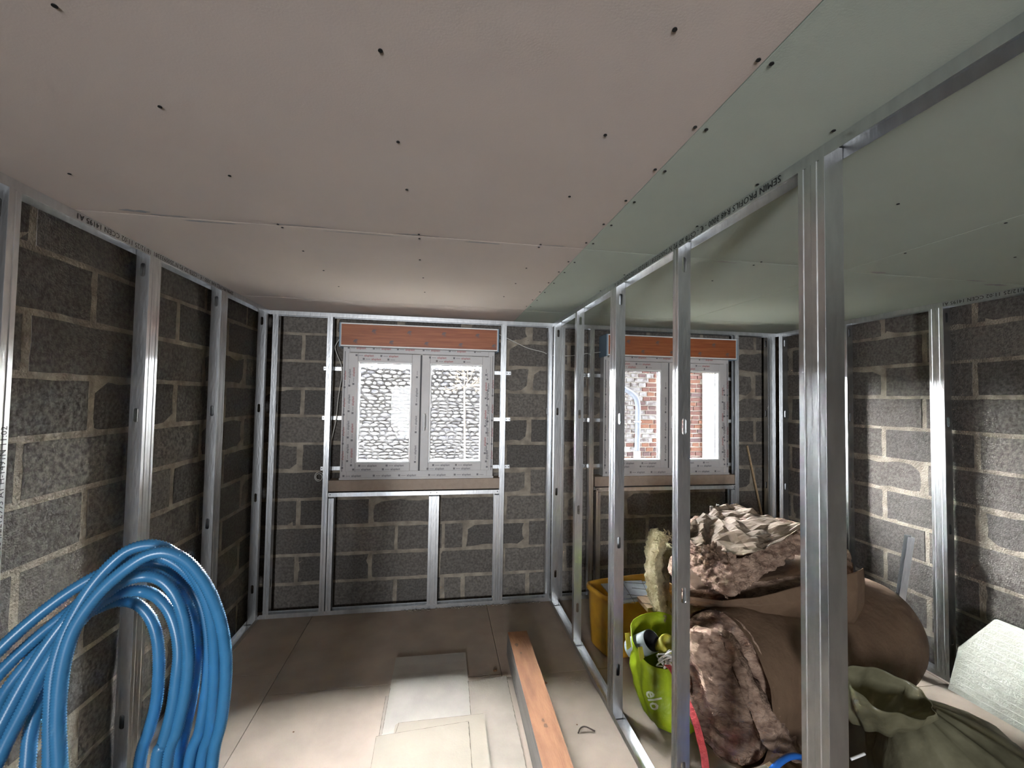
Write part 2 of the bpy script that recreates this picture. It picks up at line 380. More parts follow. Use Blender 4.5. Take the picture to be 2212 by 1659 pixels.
for ya, yb in ((YF+.01, -2.03), (-2.03, -.83), (-.83, .367), (.367, JY), (JY, 2.735), (2.735, WB-.005)):
    cboard(WL+.004, JX, ya, yb, 'pinkboard')
for ya, yb in ((YF+.01, .375), (.375, JY+.004), (JY+.004, 2.765), (2.765, WB-.005)):
    cboard(JX, 1.736, ya, yb, 'greenboard')
for ya, yb in ((YF+.01, .37), (.37, JY+.03), (JY+.03, 2.77), (2.77, WB-.005)): cboard(1.736, WR-.004, ya, yb, 'greenboard')
bm = bmesh.new(); bmesh.ops.create_cone(bm, cap_ends=True, segments=10, radius1=.0042, radius2=.0036, depth=.002); scr = bpy.data.meshes.new('screw_head'); bm.to_mesh(scr); bm.free(); scr.materials.append(M['dark'])
SCR = [(-.59, .733), (-.113, .728), (-.578, .958), (-.109, .988), (.345, .874), (-.57, 1.231), (-.107, 1.215), (.353, 1.164), (-.563, 1.554), (-.558, 1.581), (.816, .767), (.824, .999), (1.299, 1.019), (-.09, 1.546), (-.09, 1.587), (-.097, 2.112), (-.1, 1.835), (-.562, 1.824), (-.552, 2.09), (-.996, 1.306),
       (.36, 1.553), (.36, 1.583), (.365, 1.85), (.362, 2.11), (1.30, 1.556), (1.30, 1.6), (1.29, 1.30), (1.75, 1.35), (-.1, .48), (.35, .6), (.345, 2.4), (-.1, 2.4), (-.55, 2.38), (.83, 1.85), (.83, 2.15), (1.28, 1.85), (1.28, 2.2), (.83, 1.28), (1.76, 1.06), (2.2, 1.3), (2.2, 1.05)]
for y in (.43, .629, .812, .983, 1.156, 1.328, 1.50, 1.724, 1.873, 2.06, 2.25, 2.44, 2.62): SCR += [(.5215, y), (.5495, y+.003)]
for x, y in SCR:
    for (x0, x1, ya, yb, bo) in boards:
        if x0 < x < x1 and ya < y < yb:
            o = bpy.data.objects.new('screw_head', scr); C.objects.link(o); o.location = (x, y, H-.0008); o.parent = bo; break
# grey-blue scuffed paper along the board joints
rnd = random.Random(4)
for x, y, w_, h_, bi in [(a_, b_, c_, d_, e_+1) for a_, b_, c_, d_, e_ in ((-.98, 1.535, .10, .012, 2), (-.9, 1.553, .13, .007, 2), (-.78, 1.583, .2, .006, 3), (-.5, 1.553, .22, .005, 2), (.15, 1.583, .16, .006, 3), (-.1, 1.554, .16, .004, 2), (.42, 1.555, .09, .004, 2), (-.3, 1.584, .3, .003, 3), (1.16, 1.59, .12, .006, 7), (1.9, 1.575, .09, .010, 11), (2.62, 1.62, .14, .013, 12), (2.45, 1.585, .12, .006, 11))]:
    bm = bmesh.new(); n = 16
    ctr = bm.verts.new((x, y, H-.0002)); ring = [bm.verts.new((x+w_/2*math.cos(2*math.pi*k/n)*rnd.uniform(.7, 1.1), y+h_*math.sin(2*math.pi*k/n)*rnd.uniform(.4, 1.2), H-.0002)) for k in range(n)]
    for k in range(n): bm.faces.new((ctr, ring[(k+1) % n], ring[k]))
    ob('paper_scuff', bm, 'blueink', boards[bi][4])

# ================================================================== WINDOWS
def bars(bm, x0, x1, z0, z1, y0, y1, wd, bev=.004, wr=None, wb=None, wt=None):
    wr = wr or wd; wb = wb or wd; wt = wt or wd
    box(bm, (x0, y0, z0), (x0+wd, y1, z1), bev); box(bm, (x1-wr, y0, z0), (x1, y1, z1), bev)
    box(bm, (x0+wd-.001, y0+.0002, z0), (x1-wr+.001, y1, z0+wb), bev); box(bm, (x0+wd-.001, y0+.0002, z1-wt), (x1-wr+.001, y1, z1), bev)
BR = 'aluplast'
def prints(parent, y, rows, seed):
    """printed protective film: little squares, dashes and words; rows=(x,z,dx,dz,len)"""
    rd = random.Random(seed); red = bmesh.new(); grey = bmesh.new()
    for (x, z, vert, ln, c) in rows:
        X, Y = (Vector((0, 0, 1)), Vector((-1, 0, 0))) if vert == 1 else (Vector((0, 0, -1)), Vector((1, 0, 0))) if vert == 2 else (Vector((-1, 0, 0)), Vector((0, 0, -1))) if vert == 3 else (Vector((1, 0, 0)), Vector((0, 0, 1)))
        p = Vector((x, y, z)); t = 0
        while t < ln-.05:
            k = rd.random()
            s = .007
            q = p+X*t
            for (i, j) in ((0, 0), (1, 0), (0, 1), (1, 1)):
                a = q+X*(i*.0068)+Y*(j*.0068-.002); vs = [grey.verts.new(a), grey.verts.new(a+X*.0062), grey.verts.new(a+X*.0062+Y*.0062), grey.verts.new(a+Y*.0062)]; grey.faces.new(vs)
            if t+.03 < ln:
                for i in range(3):
                    a = q+X*(.022+i*.0105)+Y*.0015; vs = [grey.verts.new(a), grey.verts.new(a+X*.008), grey.verts.new(a+X*.008+Y*.0032), grey.verts.new(a+Y*.0032)]; grey.faces.new(vs)
            if t+.14 < ln: text_bm(red if c else grey, BR, .0205, q+X*.060-Y*.002, X, Y, .0004)
            t += rd.uniform(.165, .215)
    for b_, m_ in ((red, 'redink'), (grey, 'greyink')):
        if b_.faces: recalc_off('film_print', b_, m_, parent)['kind'] = 'stuff'
        else: b_.free()
def window(n, dx, handle):
    X0, X1, ZB, ZT = -.692+dx, .396+dx, .930, 1.885
    YO = 3.185
    bm = bmesh.new(); box(bm, (X0-.004, 3.18, .922), (X1+.004, 3.268, .936), .002); bars(bm, X0, X1, ZB, ZT, YO, 3.268, .046, .004, wb=.058, wt=.055)
    fr = ob('window_%d' % n, bm, 'pvc'); fr['kind'] = 'structure'
    bm = bmesh.new(); box(bm, (X0+.012, YO-.002, ZB+.05), (X0+.016, YO+.001, ZT-.05)); box(bm, (X1-.016, YO-.002, ZB+.05), (X1-.012, YO+.001, ZT-.05)); ob('frame_groove', bm, 'greyink', fr)
    prints(fr, YO-.0008, ((X0+.03, 1.868-.012, 0, 1.0, 1), (X0+.02, .945, 3 if 0 else 0, 1.0, 0), (X0+.020, 1.0, 1, .75, n == 1), (X1-.008, 1.0, 1, .75, 1)), n*7)
    for side in (0, 1):
        a, b = ((-.655+dx, -.149+dx) if side == 0 else (-.140+dx, .366+dx)); sl, sr = (.068, .062) if side == 0 else (.060, .062)
        bm = bmesh.new(); ys = YO-.012
        bars(bm, a, b, .980, 1.826, ys, 3.235, sl, .005, wr=sr, wb=.062, wt=.062); s = ob('sash', bm, 'pvc', fr)
        ga, gb, gz0, gz1 = a+sl, b-sr, 1.042, 1.764
        bm = bmesh.new(); bars(bm, ga-.001, gb+.001, gz0-.001, gz1+.001, ys+.001, 3.225, .011, .003); ob('glazing_bead', bm, 'bead', s)
        bm = bmesh.new(); bars(bm, ga+.010, gb-.010, gz0+.010, gz1-.010, 3.212, 3.222, .003, 0); ob('glazing_seal', bm, 'seal', s)
        bm = bmesh.new(); box(bm, (ga+.009, 3.216, gz0+.009), (gb-.009, 3.220, gz1-.009)); ob('glass_pane', bm, 'glass', s)
        prints(s, ys-.0008, ((a+.05, 1.803, 0, sl and .36, 1), (a+.10, 1.778, 0, .3, 1), (a+.05, .992, 0, .4, 0), (a+.09, 1.018, 0, .34, 0), (a+.018, 1.05, 1, .7, 0) if side == 0 else (b-.03, 1.1, 1, .65, 1), (a+.045, 1.02, 1, .72, 1) if side == 0 else (b-.012, 1.0, 1, .7, 0), (b-.02, 1.04, 2 if 0 else 1, .7, 0)), n*31+side)
        if side == 1:
            boxo('centre_cover_strip', (a-.012, ys+.004, .982), (a+.001, ys+.03, 1.824), 'seal', s)
            hx = a+.026
            bm = bmesh.new(); box(bm, (hx-.013, ys-.009, 1.30), (hx+.013, ys+.001, 1.40), .004)
            vt, ft = tube([(hx, ys-.008, 1.388), (hx, ys-.040, 1.388), (hx, ys-.046, 1.378), (hx-.001, ys-.046, 1.30), (hx-.002, ys-.044, 1.275)], .0075, 10)
            bvs = [bm.verts.new(v) for v in vt]
            for f in ft: bm.faces.new([bvs[i] for i in f])
            ob('window_handle', bm, 'white', s)
    # outer sill, made white to bounce daylight up to the ceiling
    boxo('outer_sill', (X0+.02, 3.268, .93), (X1-.02, 3.52, .975), 'bead', fr)
    return fr
window(1, 0, True); window(2, DX, True)
def shutter_box(dx, lab, grp):
    x0, x1, z0, z1, yf = -.698+dx, .409+dx, 1.862, 2.026, 3.10
    t = thing('shutter_box', lab, 'shutter box', ((x0+x1)/2, yf+.07, z0), grp); loc = t.location
    def K(name, a, b, m, bev=.0015):
        bmx = bmesh.new(); box(bmx, [a[i]-loc[i] for i in range(3)], [b[i]-loc[i] for i in range(3)], bev); return ob(name, bmx, m, t)
    e = .009
    K('casing', (x0+.002, yf+.003, z0+.002), (x1-.002, 3.262, z1-.002), 'pvc')
    fp = K('front_panel', (x0+e, yf-.0005, z0+e), (x1-e, yf+.004, z1-e), 'oak')
    K('edge_trim', (x0+.004, yf-.002, z1-e), (x1-.004, yf+.02, z1), 'bead'); K('edge_trim', (x0+.004, yf-.002, z0), (x1-.004, yf+.02, z0+e), 'bead')
    K('edge_trim', (x0+.005, yf-.0015, z0+e), (x0+e, yf+.02, z1-e), 'bead'); K('edge_trim', (x1-e, yf-.0015, z0+e), (x1-.005, yf+.02, z1-e), 'bead')
    K('end_cap', (x0-.006, yf+.001, z0-.006), (x0+.004, 3.263, z1+.002), 'bluefilm', .004); K('end_cap', (x1-.004, yf+.001, z0-.006), (x1+.006, 3.263, z1+.002), 'bluefilm', .004)
    # printed plume mark, repeated in two staggered rows
    def plume(cx, cz):
        bmx = bmesh.new()
        for k, (r_, w2) in enumerate(((.019, .0062), (.0125, .0052), (.006, .0045))):
            prev = None
            for i in range(8):
                a = math.radians(175-i*17); q = .5+.5*math.sin(math.pi*i/7)
                p = Vector((cx+math.cos(a)*r_*1.0+.004, yf-.0012, cz+math.sin(a)*r_*1.05-.007)); o_ = Vector((math.cos(a), 0, math.sin(a)))*w2*q*.5
                pr_ = (bmx.verts.new(p-o_-loc), bmx.verts.new(p+o_-loc))
                if prev: bmx.faces.new((prev[0], prev[1], pr_[1], pr_[0]))
                prev = pr_
        for s_ in (0, 1):
            vs = [bmx.verts.new(Vector(q)-loc) for q in ((cx+.008*s_-.004, yf-.0012, cz-.010), (cx+.008*s_+.003, yf-.0012, cz-.010), (cx+.008*s_+.001, yf-.0012, cz-.001))]; bmx.faces.new(vs)
        vs = [bmx.verts.new(Vector(q)-loc) for q in ((cx-.014, yf-.0012, cz-.016), (cx+.016, yf-.0012, cz-.016), (cx+.016, yf-.0012, cz-.0148), (cx-.014, yf-.0012, cz-.0148))]; bmx.faces.new(vs)
        recalc_off('printed_mark', bmx, 'greyink', fp)
    n = 0
    px = x0+.105 if dx == 0 else x0+.05
    while px < x1-.02:
        plume(px, 1.905-.009); 
        if px+.12 < x1-.03: plume(px+.122, 1.975-.005)
        px += .243
    return t
shutter_box(0, 'long wood-look roller shutter box with pale trim over the left window, fully in view', 'wood-look shutter boxes above the windows')
shutter_box(DX, 'wood-look roller shutter box over the right window, seen behind the partition studs', 'wood-look shutter boxes above the windows')
for dx, lab in ((0, 'flat brown fibreboard strip under the left window'), (DX, 'flat brown fibreboard strip under the right window, behind the partition studs')):
    tag(boxo('sill_board', (-.762+dx, 3.172, .845), (.450+dx, 3.268, .9215), 'sillboard', None, .002), lab, 'board', 'brown boards under the windows')

# ================================================================== METAL FRAMING
GT = 'ceiling tracks of the wall linings and partition'
GF = 'floor tracks of the wall linings and partition'
lt = track('ceiling_track', (-L, YF+.02), (-L, B), XN, H-.0007, -.028, 'galvanised track along the ceiling of the left wall, printed with upside-down black lettering', GT)
track('ceiling_track', (-L, B), (P-.001, B), YP, H-.0007, -.028, 'galvanised ceiling track above the left window, left of the partition', GT)
track('ceiling_track', (P+SD+.003, B), (R, B), YP, H-.0007, -.028, 'galvanised ceiling track above the right window, right of the partition', GT)
pt = track('ceiling_track', (P, YF+.02), (P, WB-.03), XP, H-.0007, -.028, 'long overhead galvanised track of the partition, lettered upside down', GT)
rtk = track('ceiling_track', (R, YF+.02), (R, B), XP, H-.0007, -.028, 'galvanised ceiling track of the right wall lining with small black print', GT)
track('floor_track', (-L, YF+.02), (-L, B), XN, .0007, .028, 'galvanised floor track at the foot of the left wall', GF)
track('floor_track', (-L, B), (P-.001, B), YP, .0007, .028, 'galvanised floor track under the left window', GF)
track('floor_track', (P+SD+.003, B), (R, B), YP, .0007, .028, 'galvanised floor track under the right window', GF)
track('floor_track', (P, YF+.02), (P, WB-.03), XP, .0007, .028, 'open galvanised U floor track of the partition, running beside the orange beam', GF)
track('floor_track', (R, YF+.02), (R, B), XP, .0007, .028, 'galvanised floor track at the foot of the right wall', GF)
def lettering(parent, s, size, O, X, Y, bold=0):
    org_ = parent.parent.location if parent.parent else parent.location
    bm = bmesh.new(); text_bm(bm, s, size, Vector(O)-org_, X, Y, bold); return recalc_off('lettering', bm, 'ink', parent)
DN = (0, 0, -1)
# upside-down lettering; text baseline near the ceiling
lettering(lt, TXT, .0262, (-L+.0012, 2.63, H-.0055), YN, DN)
lettering(pt, TXT, .0262, (P-.0012, .935, H-.0055), YP, DN)
lettering(rtk, TXT, .0262, (R-.0012, .9, H-.0055), YP, DN)
SG = 'wall lining studs'
ZS0, ZS1 = .004, H-.004
s1 = stud('metal_stud', (-L, 1.358), XN, YP, ZS0, ZS1, 'printed galvanised stud on the left wall, cut by the left edge of the photo', SG)
lettering(s1, 'SEMIN M48-35 #2212995 A1 H-1491N 11:02', .024, (-L+.0012, 1.388, .95), (0, 0, 1), YN)
twin((-L, 1.966), XN, YP, ZS0, ZS1, 'doubled galvanised stud on the left wall, directly above the blue conduit coil', SG)
twin((-L, 2.538), XN, YP, ZS0, ZS1, 'doubled galvanised stud on the left wall between the blue coil and the back corner', SG)
stud('metal_stud', (-L, 3.095), XN, YP, ZS0, ZS1, 'galvanised stud at the back end of the left wall, tight in the corner', SG)
BG = 'studs of the back wall lining'
stud('metal_stud', (-1.119, B), YP, XN, ZS0, ZS1, 'galvanised stud at the far left of the back wall, beside the corner', BG)
stud('metal_stud', (-.797, B), YP, XP, ZS0, ZS1, 'full-height stud left of the left window', BG)
stud('metal_stud', (.480, B), YP, XN, ZS0, ZS1, 'full-height stud right of the left window', BG)
stud('metal_stud', (.805, B), YP, XP, ZS0, ZS1, 'back wall stud just left of the partition end', BG)
stud('metal_stud', (.937, B), YP, XN, ZS0, ZS1, 'back wall stud just right of the partition end', BG)
stud('metal_stud', (1.140, B), YP, XP, ZS0, ZS1, 'full-height stud left of the right window', BG)
stud('metal_stud', (2.427, B), YP, XN, ZS0, ZS1, 'full-height stud right of the right window', BG)
twin((2.735, B), YP, XP, ZS0, ZS1, 'doubled stud at the far right of the back wall, in the corner', BG)
CG = 'short studs under the windows'
for dx, wn in ((0, 'left'), (DX, 'right')):
    s = () 
    stud('short_stud', (-.755+dx+(.0 if dx else 0), B), YP, XP, ZS0, .80, 'short stud under the left end of the %s window rail' % wn, CG, (.23,))
    twin((-.031+dx, B), YP, XP, ZS0, .80, 'doubled short stud under the middle of the %s window rail' % wn, CG, (.23,))
    stud('short_stud', ((.443 if not dx else 2.389), B), YP, XN, ZS0, .80, 'short stud under the right end of the %s window rail' % wn, CG, (.23,))
    rl = track('window_rail', (-.758+dx, B-.0015), ((.444 if not dx else 2.390), B-.0015), YP, .838, -.028, 'horizontal galvanised rail below the brown board of the %s window' % wn, 'rails under the windows')
    for x in (-.745, -.055, -.012, .43):
        bm = bmesh.new(); bmesh.ops.create_cone(bm, cap_ends=True, segments=8, radius1=.0035, radius2=.0035, depth=.003, matrix=Matrix.Translation(Vector((x+dx, B-.003, .826))-rl.location) @ Matrix.Rotation(math.pi/2, 4, 'X'))
        ob('screw_head', bm, 'dark', rl)
PG = 'partition studs'
twinP = twin((P, .8485), XP, YP, ZS0, ZS1, 'broad doubled partition stud nearest the camera, in front of the insulation pile', PG, ())
lettering(twinP.children[0], "SEMIN MONTANT M48-35 2500 NF 411 CSTB CE EN 14195 A1", .011, (P-.0012, .8275, .35), (0, 0, 1), YP)
lettering(twinP.children[1], "SEMIN MONTANT M48-35 2500 NF 411 CSTB CE EN 14195 A1", .009, (P-.0012, .8735, .2), (0, 0, 1), YP)
stud('metal_stud', (P, 1.409), XP, YP, ZS0, ZS1, 'single partition stud with oblong service holes, directly left of the broad doubled stud', PG)
twin((P, 1.999), XP, YP, ZS0, ZS1, 'doubled partition stud crossing the left edge of the right window', PG)
stud('metal_stud', (P, 2.573), XP, YP, ZS0, ZS1, 'slim partition stud with a green reflection, left of the yellow tub', PG)
stud('metal_stud', (P, 3.09), XP, YP, ZS0, ZS1, 'last partition stud, fixed at the back wall', PG)
RG = 'right wall lining studs'
twin((R, 1.990), XP, YP, ZS0, ZS1, 'doubled stud on the right wall behind the corner of the white panels', RG)
twin((R, 2.568), XP, YP, ZS0, ZS1, 'doubled stud on the right wall half hidden by the broad partition stud', RG)
stud('metal_stud', (R, 3.10), XP, YP, ZS0, ZS1, 'stud at the back end of the right wall, in the corner', RG)
# flat fixing lugs of the windows, screwed to the masonry behind the studs
n = 0
for dx, wn in ((0, 'left'), (DX, 'right')):
    for z, hn in ((1.712, 'top'), (1.355, 'middle'), (.992, 'bottom')):
        for sx, x0, x1, sn in ((0, -.84, -.69, 'left'), (1, .394, .535, 'right')):
            bm = bmesh.new(); xa, xb = x0+dx, x1+dx
            box(bm, (xa, 3.2585, z-.014), (xb, 3.2605, z+.014), .0006)
            xe = xa+.02 if sx == 0 else xb-.02
            cc = Vector(((xa+xb)/2, 3.2595, z))
            for v in bm.verts: v.co -= cc
            o = ob('fixing_lug', bm, 'steel'); o.location = cc; tag(o, 'flat %s fixing lug on the %s side of the %s window' % (hn, sn, wn), 'bracket', 'window fixing lugs')
            for q in (-.011, .011):
                bm = bmesh.new(); bmesh.ops.create_cone(bm, cap_ends=True, segments=8, radius1=.0035, radius2=.0035, depth=.002, matrix=Matrix.Translation((xe-cc.x+q, -.0018, 0)) @ Matrix.Rotation(math.pi/2, 4, 'X'))
                ob('lug_screw', bm, 'dark', o)
# ------------------------------------------------------------------ cables
def cable(name, pts, r, label, m='cable', grp=None):
    return tag(tubeo(name, pts, r, m, None, 8), label, 'cable', grp)
Y = 3.235
cable('power_cable', [at(u, v, Y) for u, v in ((1074, 720), (1085, 726), (1098, 732), (1120, 743), (1142, 752.6), (1171, 760), (1183, 765), (1200, 768.5), (1216, 769), (1244, 767.5), (1271, 763), (1284, 762), (1303, 760))], .0032, 'pale cable sagging behind the studs from the left shutter box to the right one')
cable('power_cable', [at(u, v, Y) for u, v in ((733, 733), (727, 742), (724, 752), (729, 768), (735, 782), (738, 795), (738, 815), (734, 838), (730, 865), (726, 905), (719, 938), (714, 965), (711, 1003))], .0030, 'pale cable hanging down beside the left edge of the left window')
cc = at(689, 1030, 3.24)
cable('cable_loop', [cc+Vector((math.cos(a)*r_, -.006*(a/6), math.sin(a)*r_*1.15)) for a, r_ in [(k*.55, .032-.0008*k) for k in range(0, 22)]], .003, 'small coil of pale cable behind the stud left of the left window')
# ================================================================== OUTSIDE
bm = bmesh.new(); box(bm, (-12, 3.6, -.6), (14, 14, -.45)); o = structure('ground', bm, 'ground')  # unseen ground, made pale to bounce daylight up through the windows
# this house's facade; unseen storeys above added tall to shade the outdoor walls
bm = bmesh.new(); box(bm, (WL-.2, WB, 2.3), (WR+.2, WB+.2, 8.6)); box(bm, (WL-4.2, WB, -.5), (WL-.2, WB+.2, 8.6)); box(bm, (WR+.2, WB, -.5), (WR+3.2, WB+.2, 8.6)); box(bm, (WL-4.2, YF-.3, H+.21), (WR+3.2, WB, 2.6)); structure('shading_facade', bm, 'render')
# rubble wall beyond the left window
def rubble():
    YS = 6.2; x0, x1, zt = -7.0, 2.35, 1.955
    w_ = thing('rubble_wall', 'pale rubble stone garden wall seen through the left window', 'wall', (-2, YS, -.5))
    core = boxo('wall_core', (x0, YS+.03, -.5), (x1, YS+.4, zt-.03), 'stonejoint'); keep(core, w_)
    rd = random.Random(11); near = []; far = []
    z = -.48
    while z < zt-.02:
        h = rd.uniform(.036, .062)
        if z < .2: h = .14
        x = x0+rd.uniform(0, .1)
        top = min(z+h, zt+rd.uniform(-.015, .01))
        while x < x1-.05:
            wd = rd.uniform(.055, .16) if -1.35 < x < .75 and z > .2 else rd.uniform(.2, .4)
            wd = min(wd, x1-x)
            (near if (-1.32 < x < .72 and z > .25) else far).append((x, z, wd, top-z)); x += wd
        z += h
    near.sort(key=lambda s: -s[2]*s[3])
    def stone_bm(bm, s, cent):
        x, z, wd, h = s; g_ = .004; pr = rd.uniform(.0, .035); n_ = 8; sl = rd.uniform(-.45, .35); jit = rd.uniform(-.010, .010)
        ring = []
        for k in range(n_):
            a = 2*math.pi*(k+.5)/n_; cx, cz = math.cos(a), math.sin(a); q = max(abs(cx), abs(cz))**.75
            rr = rd.uniform(.86, 1.02)
            px_ = cx/q*(wd/2-g_)*rr; pz_ = cz/q*(h/2-g_)*rr+px_*sl*.4
            ring.append((x+wd/2+px_, z+h/2+pz_+jit))
        bk = [bm.verts.new(Vector((p[0], YS+.06, p[1]))-cent) for p in ring]
        fr = [bm.verts.new(Vector((p[0], YS+.018-pr+rd.uniform(-.006, .006), p[1]))-cent) for p in ring]
        c_ = Vector((x+wd/2, 0, z+h/2))
        ins = [bm.verts.new(Vector((c_.x+(p[0]-c_.x)*.62, YS-.002-pr+rd.uniform(-.008, .008), c_.z+(p[1]-c_.z)*.62+h*.04))-cent) for p in ring]
        for k in range(n_):
            k2 = (k+1) % n_; bm.faces.new((bk[k], bk[k2], fr[k2], fr[k])); bm.faces.new((fr[k], fr[k2], ins[k2], ins[k]))
        bm.faces.new(ins)
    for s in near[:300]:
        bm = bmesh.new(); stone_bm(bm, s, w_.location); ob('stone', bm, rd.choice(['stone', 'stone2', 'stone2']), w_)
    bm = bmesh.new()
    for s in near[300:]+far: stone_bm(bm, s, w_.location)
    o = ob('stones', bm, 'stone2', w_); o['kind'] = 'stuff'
rubble()
# brick outbuilding beyond the right window
def brickwork():
    YS = 5.5; x0, x1, zt = 2.36, 6.0, 4.2
    w_ = thing('brick_outbuilding', 'old brick gable, whitewashed at the left, seen through the right window', 'building', (3, YS, -.5))
    XR = 3.66
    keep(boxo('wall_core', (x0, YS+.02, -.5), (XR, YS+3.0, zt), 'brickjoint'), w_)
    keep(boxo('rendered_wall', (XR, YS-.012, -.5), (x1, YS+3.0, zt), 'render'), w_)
    rd = random.Random(5); near = []; far = []
    z = -.45; r = 0; ph = .0635
    while z < zt-.07:
        x = x0-(.06 if r % 2 else 0)
        while x < XR:
            wd = rd.choice((.115, .115, .215)) if True else .1
            xa, xb = max(x, x0), min(x+wd-.012, XR-.002)
            if xb-xa > .03: (near if (2.45 < xa < 3.66 and .3 < z < 2.0) else far).append((xa, z, xb-xa, ph-.013))
            x += wd
        z += ph; r += 1
    near.sort(key=lambda s: -s[2]*s[3])
    def brick_bm(bm, s):
        x, z, wd, h = s; L_ = w_.location; e = [rd.uniform(-.003, .003) for _ in range(8)]; pr = rd.uniform(.002, .012)
        fr = [(x+e[0], z+e[1]), (x+wd+e[2], z+e[3]), (x+wd+e[4], z+h+e[5]), (x+e[6], z+h+e[7])]
        b_ = [bm.verts.new(Vector((p[0], YS+.03, p[1]))-L_) for p in fr]; f_ = [bm.verts.new(Vector((p[0], YS+.018-pr, p[1]))-L_) for p in fr]
        c_ = (x+wd/2, z+h/2); i_ = [bm.verts.new(Vector((c_[0]+(p[0]-c_[0])*.9, YS+.014-pr, c_[1]+(p[1]-c_[1])*.8))-L_) for p in fr]
        for k in range(4):
            k2 = (k+1) % 4; bm.faces.new((b_[k], b_[k2], f_[k2], f_[k])); bm.faces.new((f_[k], f_[k2], i_[k2], i_[k]))
        bm.faces.new(i_)
    def bmatn(s):
        t = (s[0]-2.5)/.55+rd.uniform(-.35, .35)+(.45 if s[1] < .9 else 0)
        return 'limewash' if t < .45 else rd.choice(('brick', 'brick', 'brick2', 'brick3'))
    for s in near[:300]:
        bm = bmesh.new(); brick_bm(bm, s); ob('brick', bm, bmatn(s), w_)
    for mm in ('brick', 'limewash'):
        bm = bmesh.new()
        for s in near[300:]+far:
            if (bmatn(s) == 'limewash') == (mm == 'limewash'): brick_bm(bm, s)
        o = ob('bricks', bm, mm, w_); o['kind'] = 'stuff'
    # downpipe
    YP_ = YS-.09
    dp = thing('downpipe', 'grey zinc downpipe with an elbow on the brick gable, seen through the right window', 'pipe', at(1378, 990, YP_))
    pts = [at(u, v, YP_) for u, v in ((1325, 822), (1340, 835), (1352, 842), (1365, 850), (1374, 860), (1378, 876), (1378, 900), (1377.5, 940), (1376, 976))]
    keep(tubeo('pipe', pts, .036, 'zinc', None, 14), dp)
    keep(tubeo('collar', [at(1376, 974, YP_), at(1376, 992, YP_)], .046, 'terra', None, 14), dp)
    keep(tubeo('lower_pipe', [at(1376, 988, YP_), Vector((at(1376, 988, YP_).x, YP_, -.45))], .034, 'terra', None, 12), dp)
    c_ = at(1377, 911, YP_); keep(tubeo('clip', [c_+Vector((math.cos(a)*.042, math.sin(a)*.042, 0)) for a in [k*math.pi/5 for k in range(10)]], .007, 'bead', None, 6, True), dp)
    # torn card plate fixed on the render
    c_ = at(1530, 868, YS-.03); bm = bmesh.new()
    pl = [(-.045, .05), (.035, .085), (.085, -.055), (-.035, -.09), (-.05, -.03), (-.065, .0)]
    f1 = [bm.verts.new((x, 0, z)) for x, z in pl]; f2 = [bm.verts.new((x, .008, z)) for x, z in pl]
    bm.faces.new(f1); bm.faces.new(f2[::-1])
    for k in range(6): bm.faces.new((f1[k], f2[k], f2[(k+1) % 6], f1[(k+1) % 6]))
    o = ob('card_plate', bm, 'twig'); o.location = c_+Vector((0, .006, 0)); tag(o, 'tilted torn beige plate on the corner of the brick gable', 'plate')
brickwork()
# bare shrub on the rubble wall
rd = random.Random(3); V_, F_ = [], []
root = at(1003, 838, 6.0)
def branch(p, d, ln, r, dep):
    q = [p]; 
    for k in range(3): d = (d+Vector((rd.uniform(-.2, .2), rd.uniform(-.1, .1), rd.uniform(-.2, .2)))).normalized(); q.append(q[-1]+d*ln/3)
    v, f = tube(q, r, 5); b = len(V_); V_.extend(v); F_.extend([tuple(i+b for i in x) for x in f])
    if dep:
        for k in range(3): branch(q[rd.choice((1, 2, 3))], (d+Vector((rd.uniform(-.8, .8), rd.uniform(-.15, .15), rd.uniform(-.4, .7)))).normalized(), ln*.7, r*.6, dep-1)
base = Vector((root.x, 6.0, -.45))
v, f = tube([base, base+Vector((.03, 0, .8)), root], .012, 6); V_.extend(v); F_.extend(f)
for dd in ((-.5, 0, .9), (.1, 0, 1), (.6, 0, .8), (1, 0, .3), (-.9, 0, .2), (.8, 0, .55)): branch(root, Vector(dd).normalized(), .17, .006, 2)
o = pyd('bare_shrub', [v-base for v in V_], F_, 'twig'); o.location = base; tag(o, 'bare branching shrub in front of the rubble wall, through the left window', 'shrub')
# overhang added out of view above the windows to cut steep skylight
bm = bmesh.new(); box(bm, (WL-.4, WB+.2, 2.06), (WR+.4, WB+.62, 2.14)); o = structure('added_overhang', bm, 'slab')
# ================================================================== ON THE FLOOR, LEFT ROOM
def oz(u, v, z):
    d = unpro(u, v); p = CAM+d*((z-CAM.z)/d.z); return (p.x, p.y)
def slabpoly(name, pts, z0, z1, m, label, cat, grp=None, side=None, zf=None):
    """flat offcut: polygon pts (x,y), from z0 to z1; zf(y) bends it"""
    loc = Vector((sum(p[0] for p in pts)/len(pts), sum(p[1] for p in pts)/len(pts), z0)); zf = zf or (lambda y: 0)
    bm = bmesh.new(); t = [bm.verts.new(Vector((p[0], p[1], z1+zf(p[1])))-loc) for p in pts]; b_ = [bm.verts.new(Vector((p[0], p[1], z0+zf(p[1])))-loc) for p in pts]
    n = len(pts); bm.faces.new(t); bm.faces.new(b_[::-1])
    for k in range(n):
        f = bm.faces.new((t[k], b_[k], b_[(k+1) % n], t[(k+1) % n])); f.material_index = 1
    me = bpy.data.meshes.new(name); bmesh.ops.recalc_face_normals(bm, faces=bm.faces); bm.to_mesh(me); bm.free(); me.materials.append(M[m]); me.materials.append(M[side or m])
    o = bpy.data.objects.new(name, me); C.objects.link(o); o.location = loc; return tag(o, label, cat, grp)
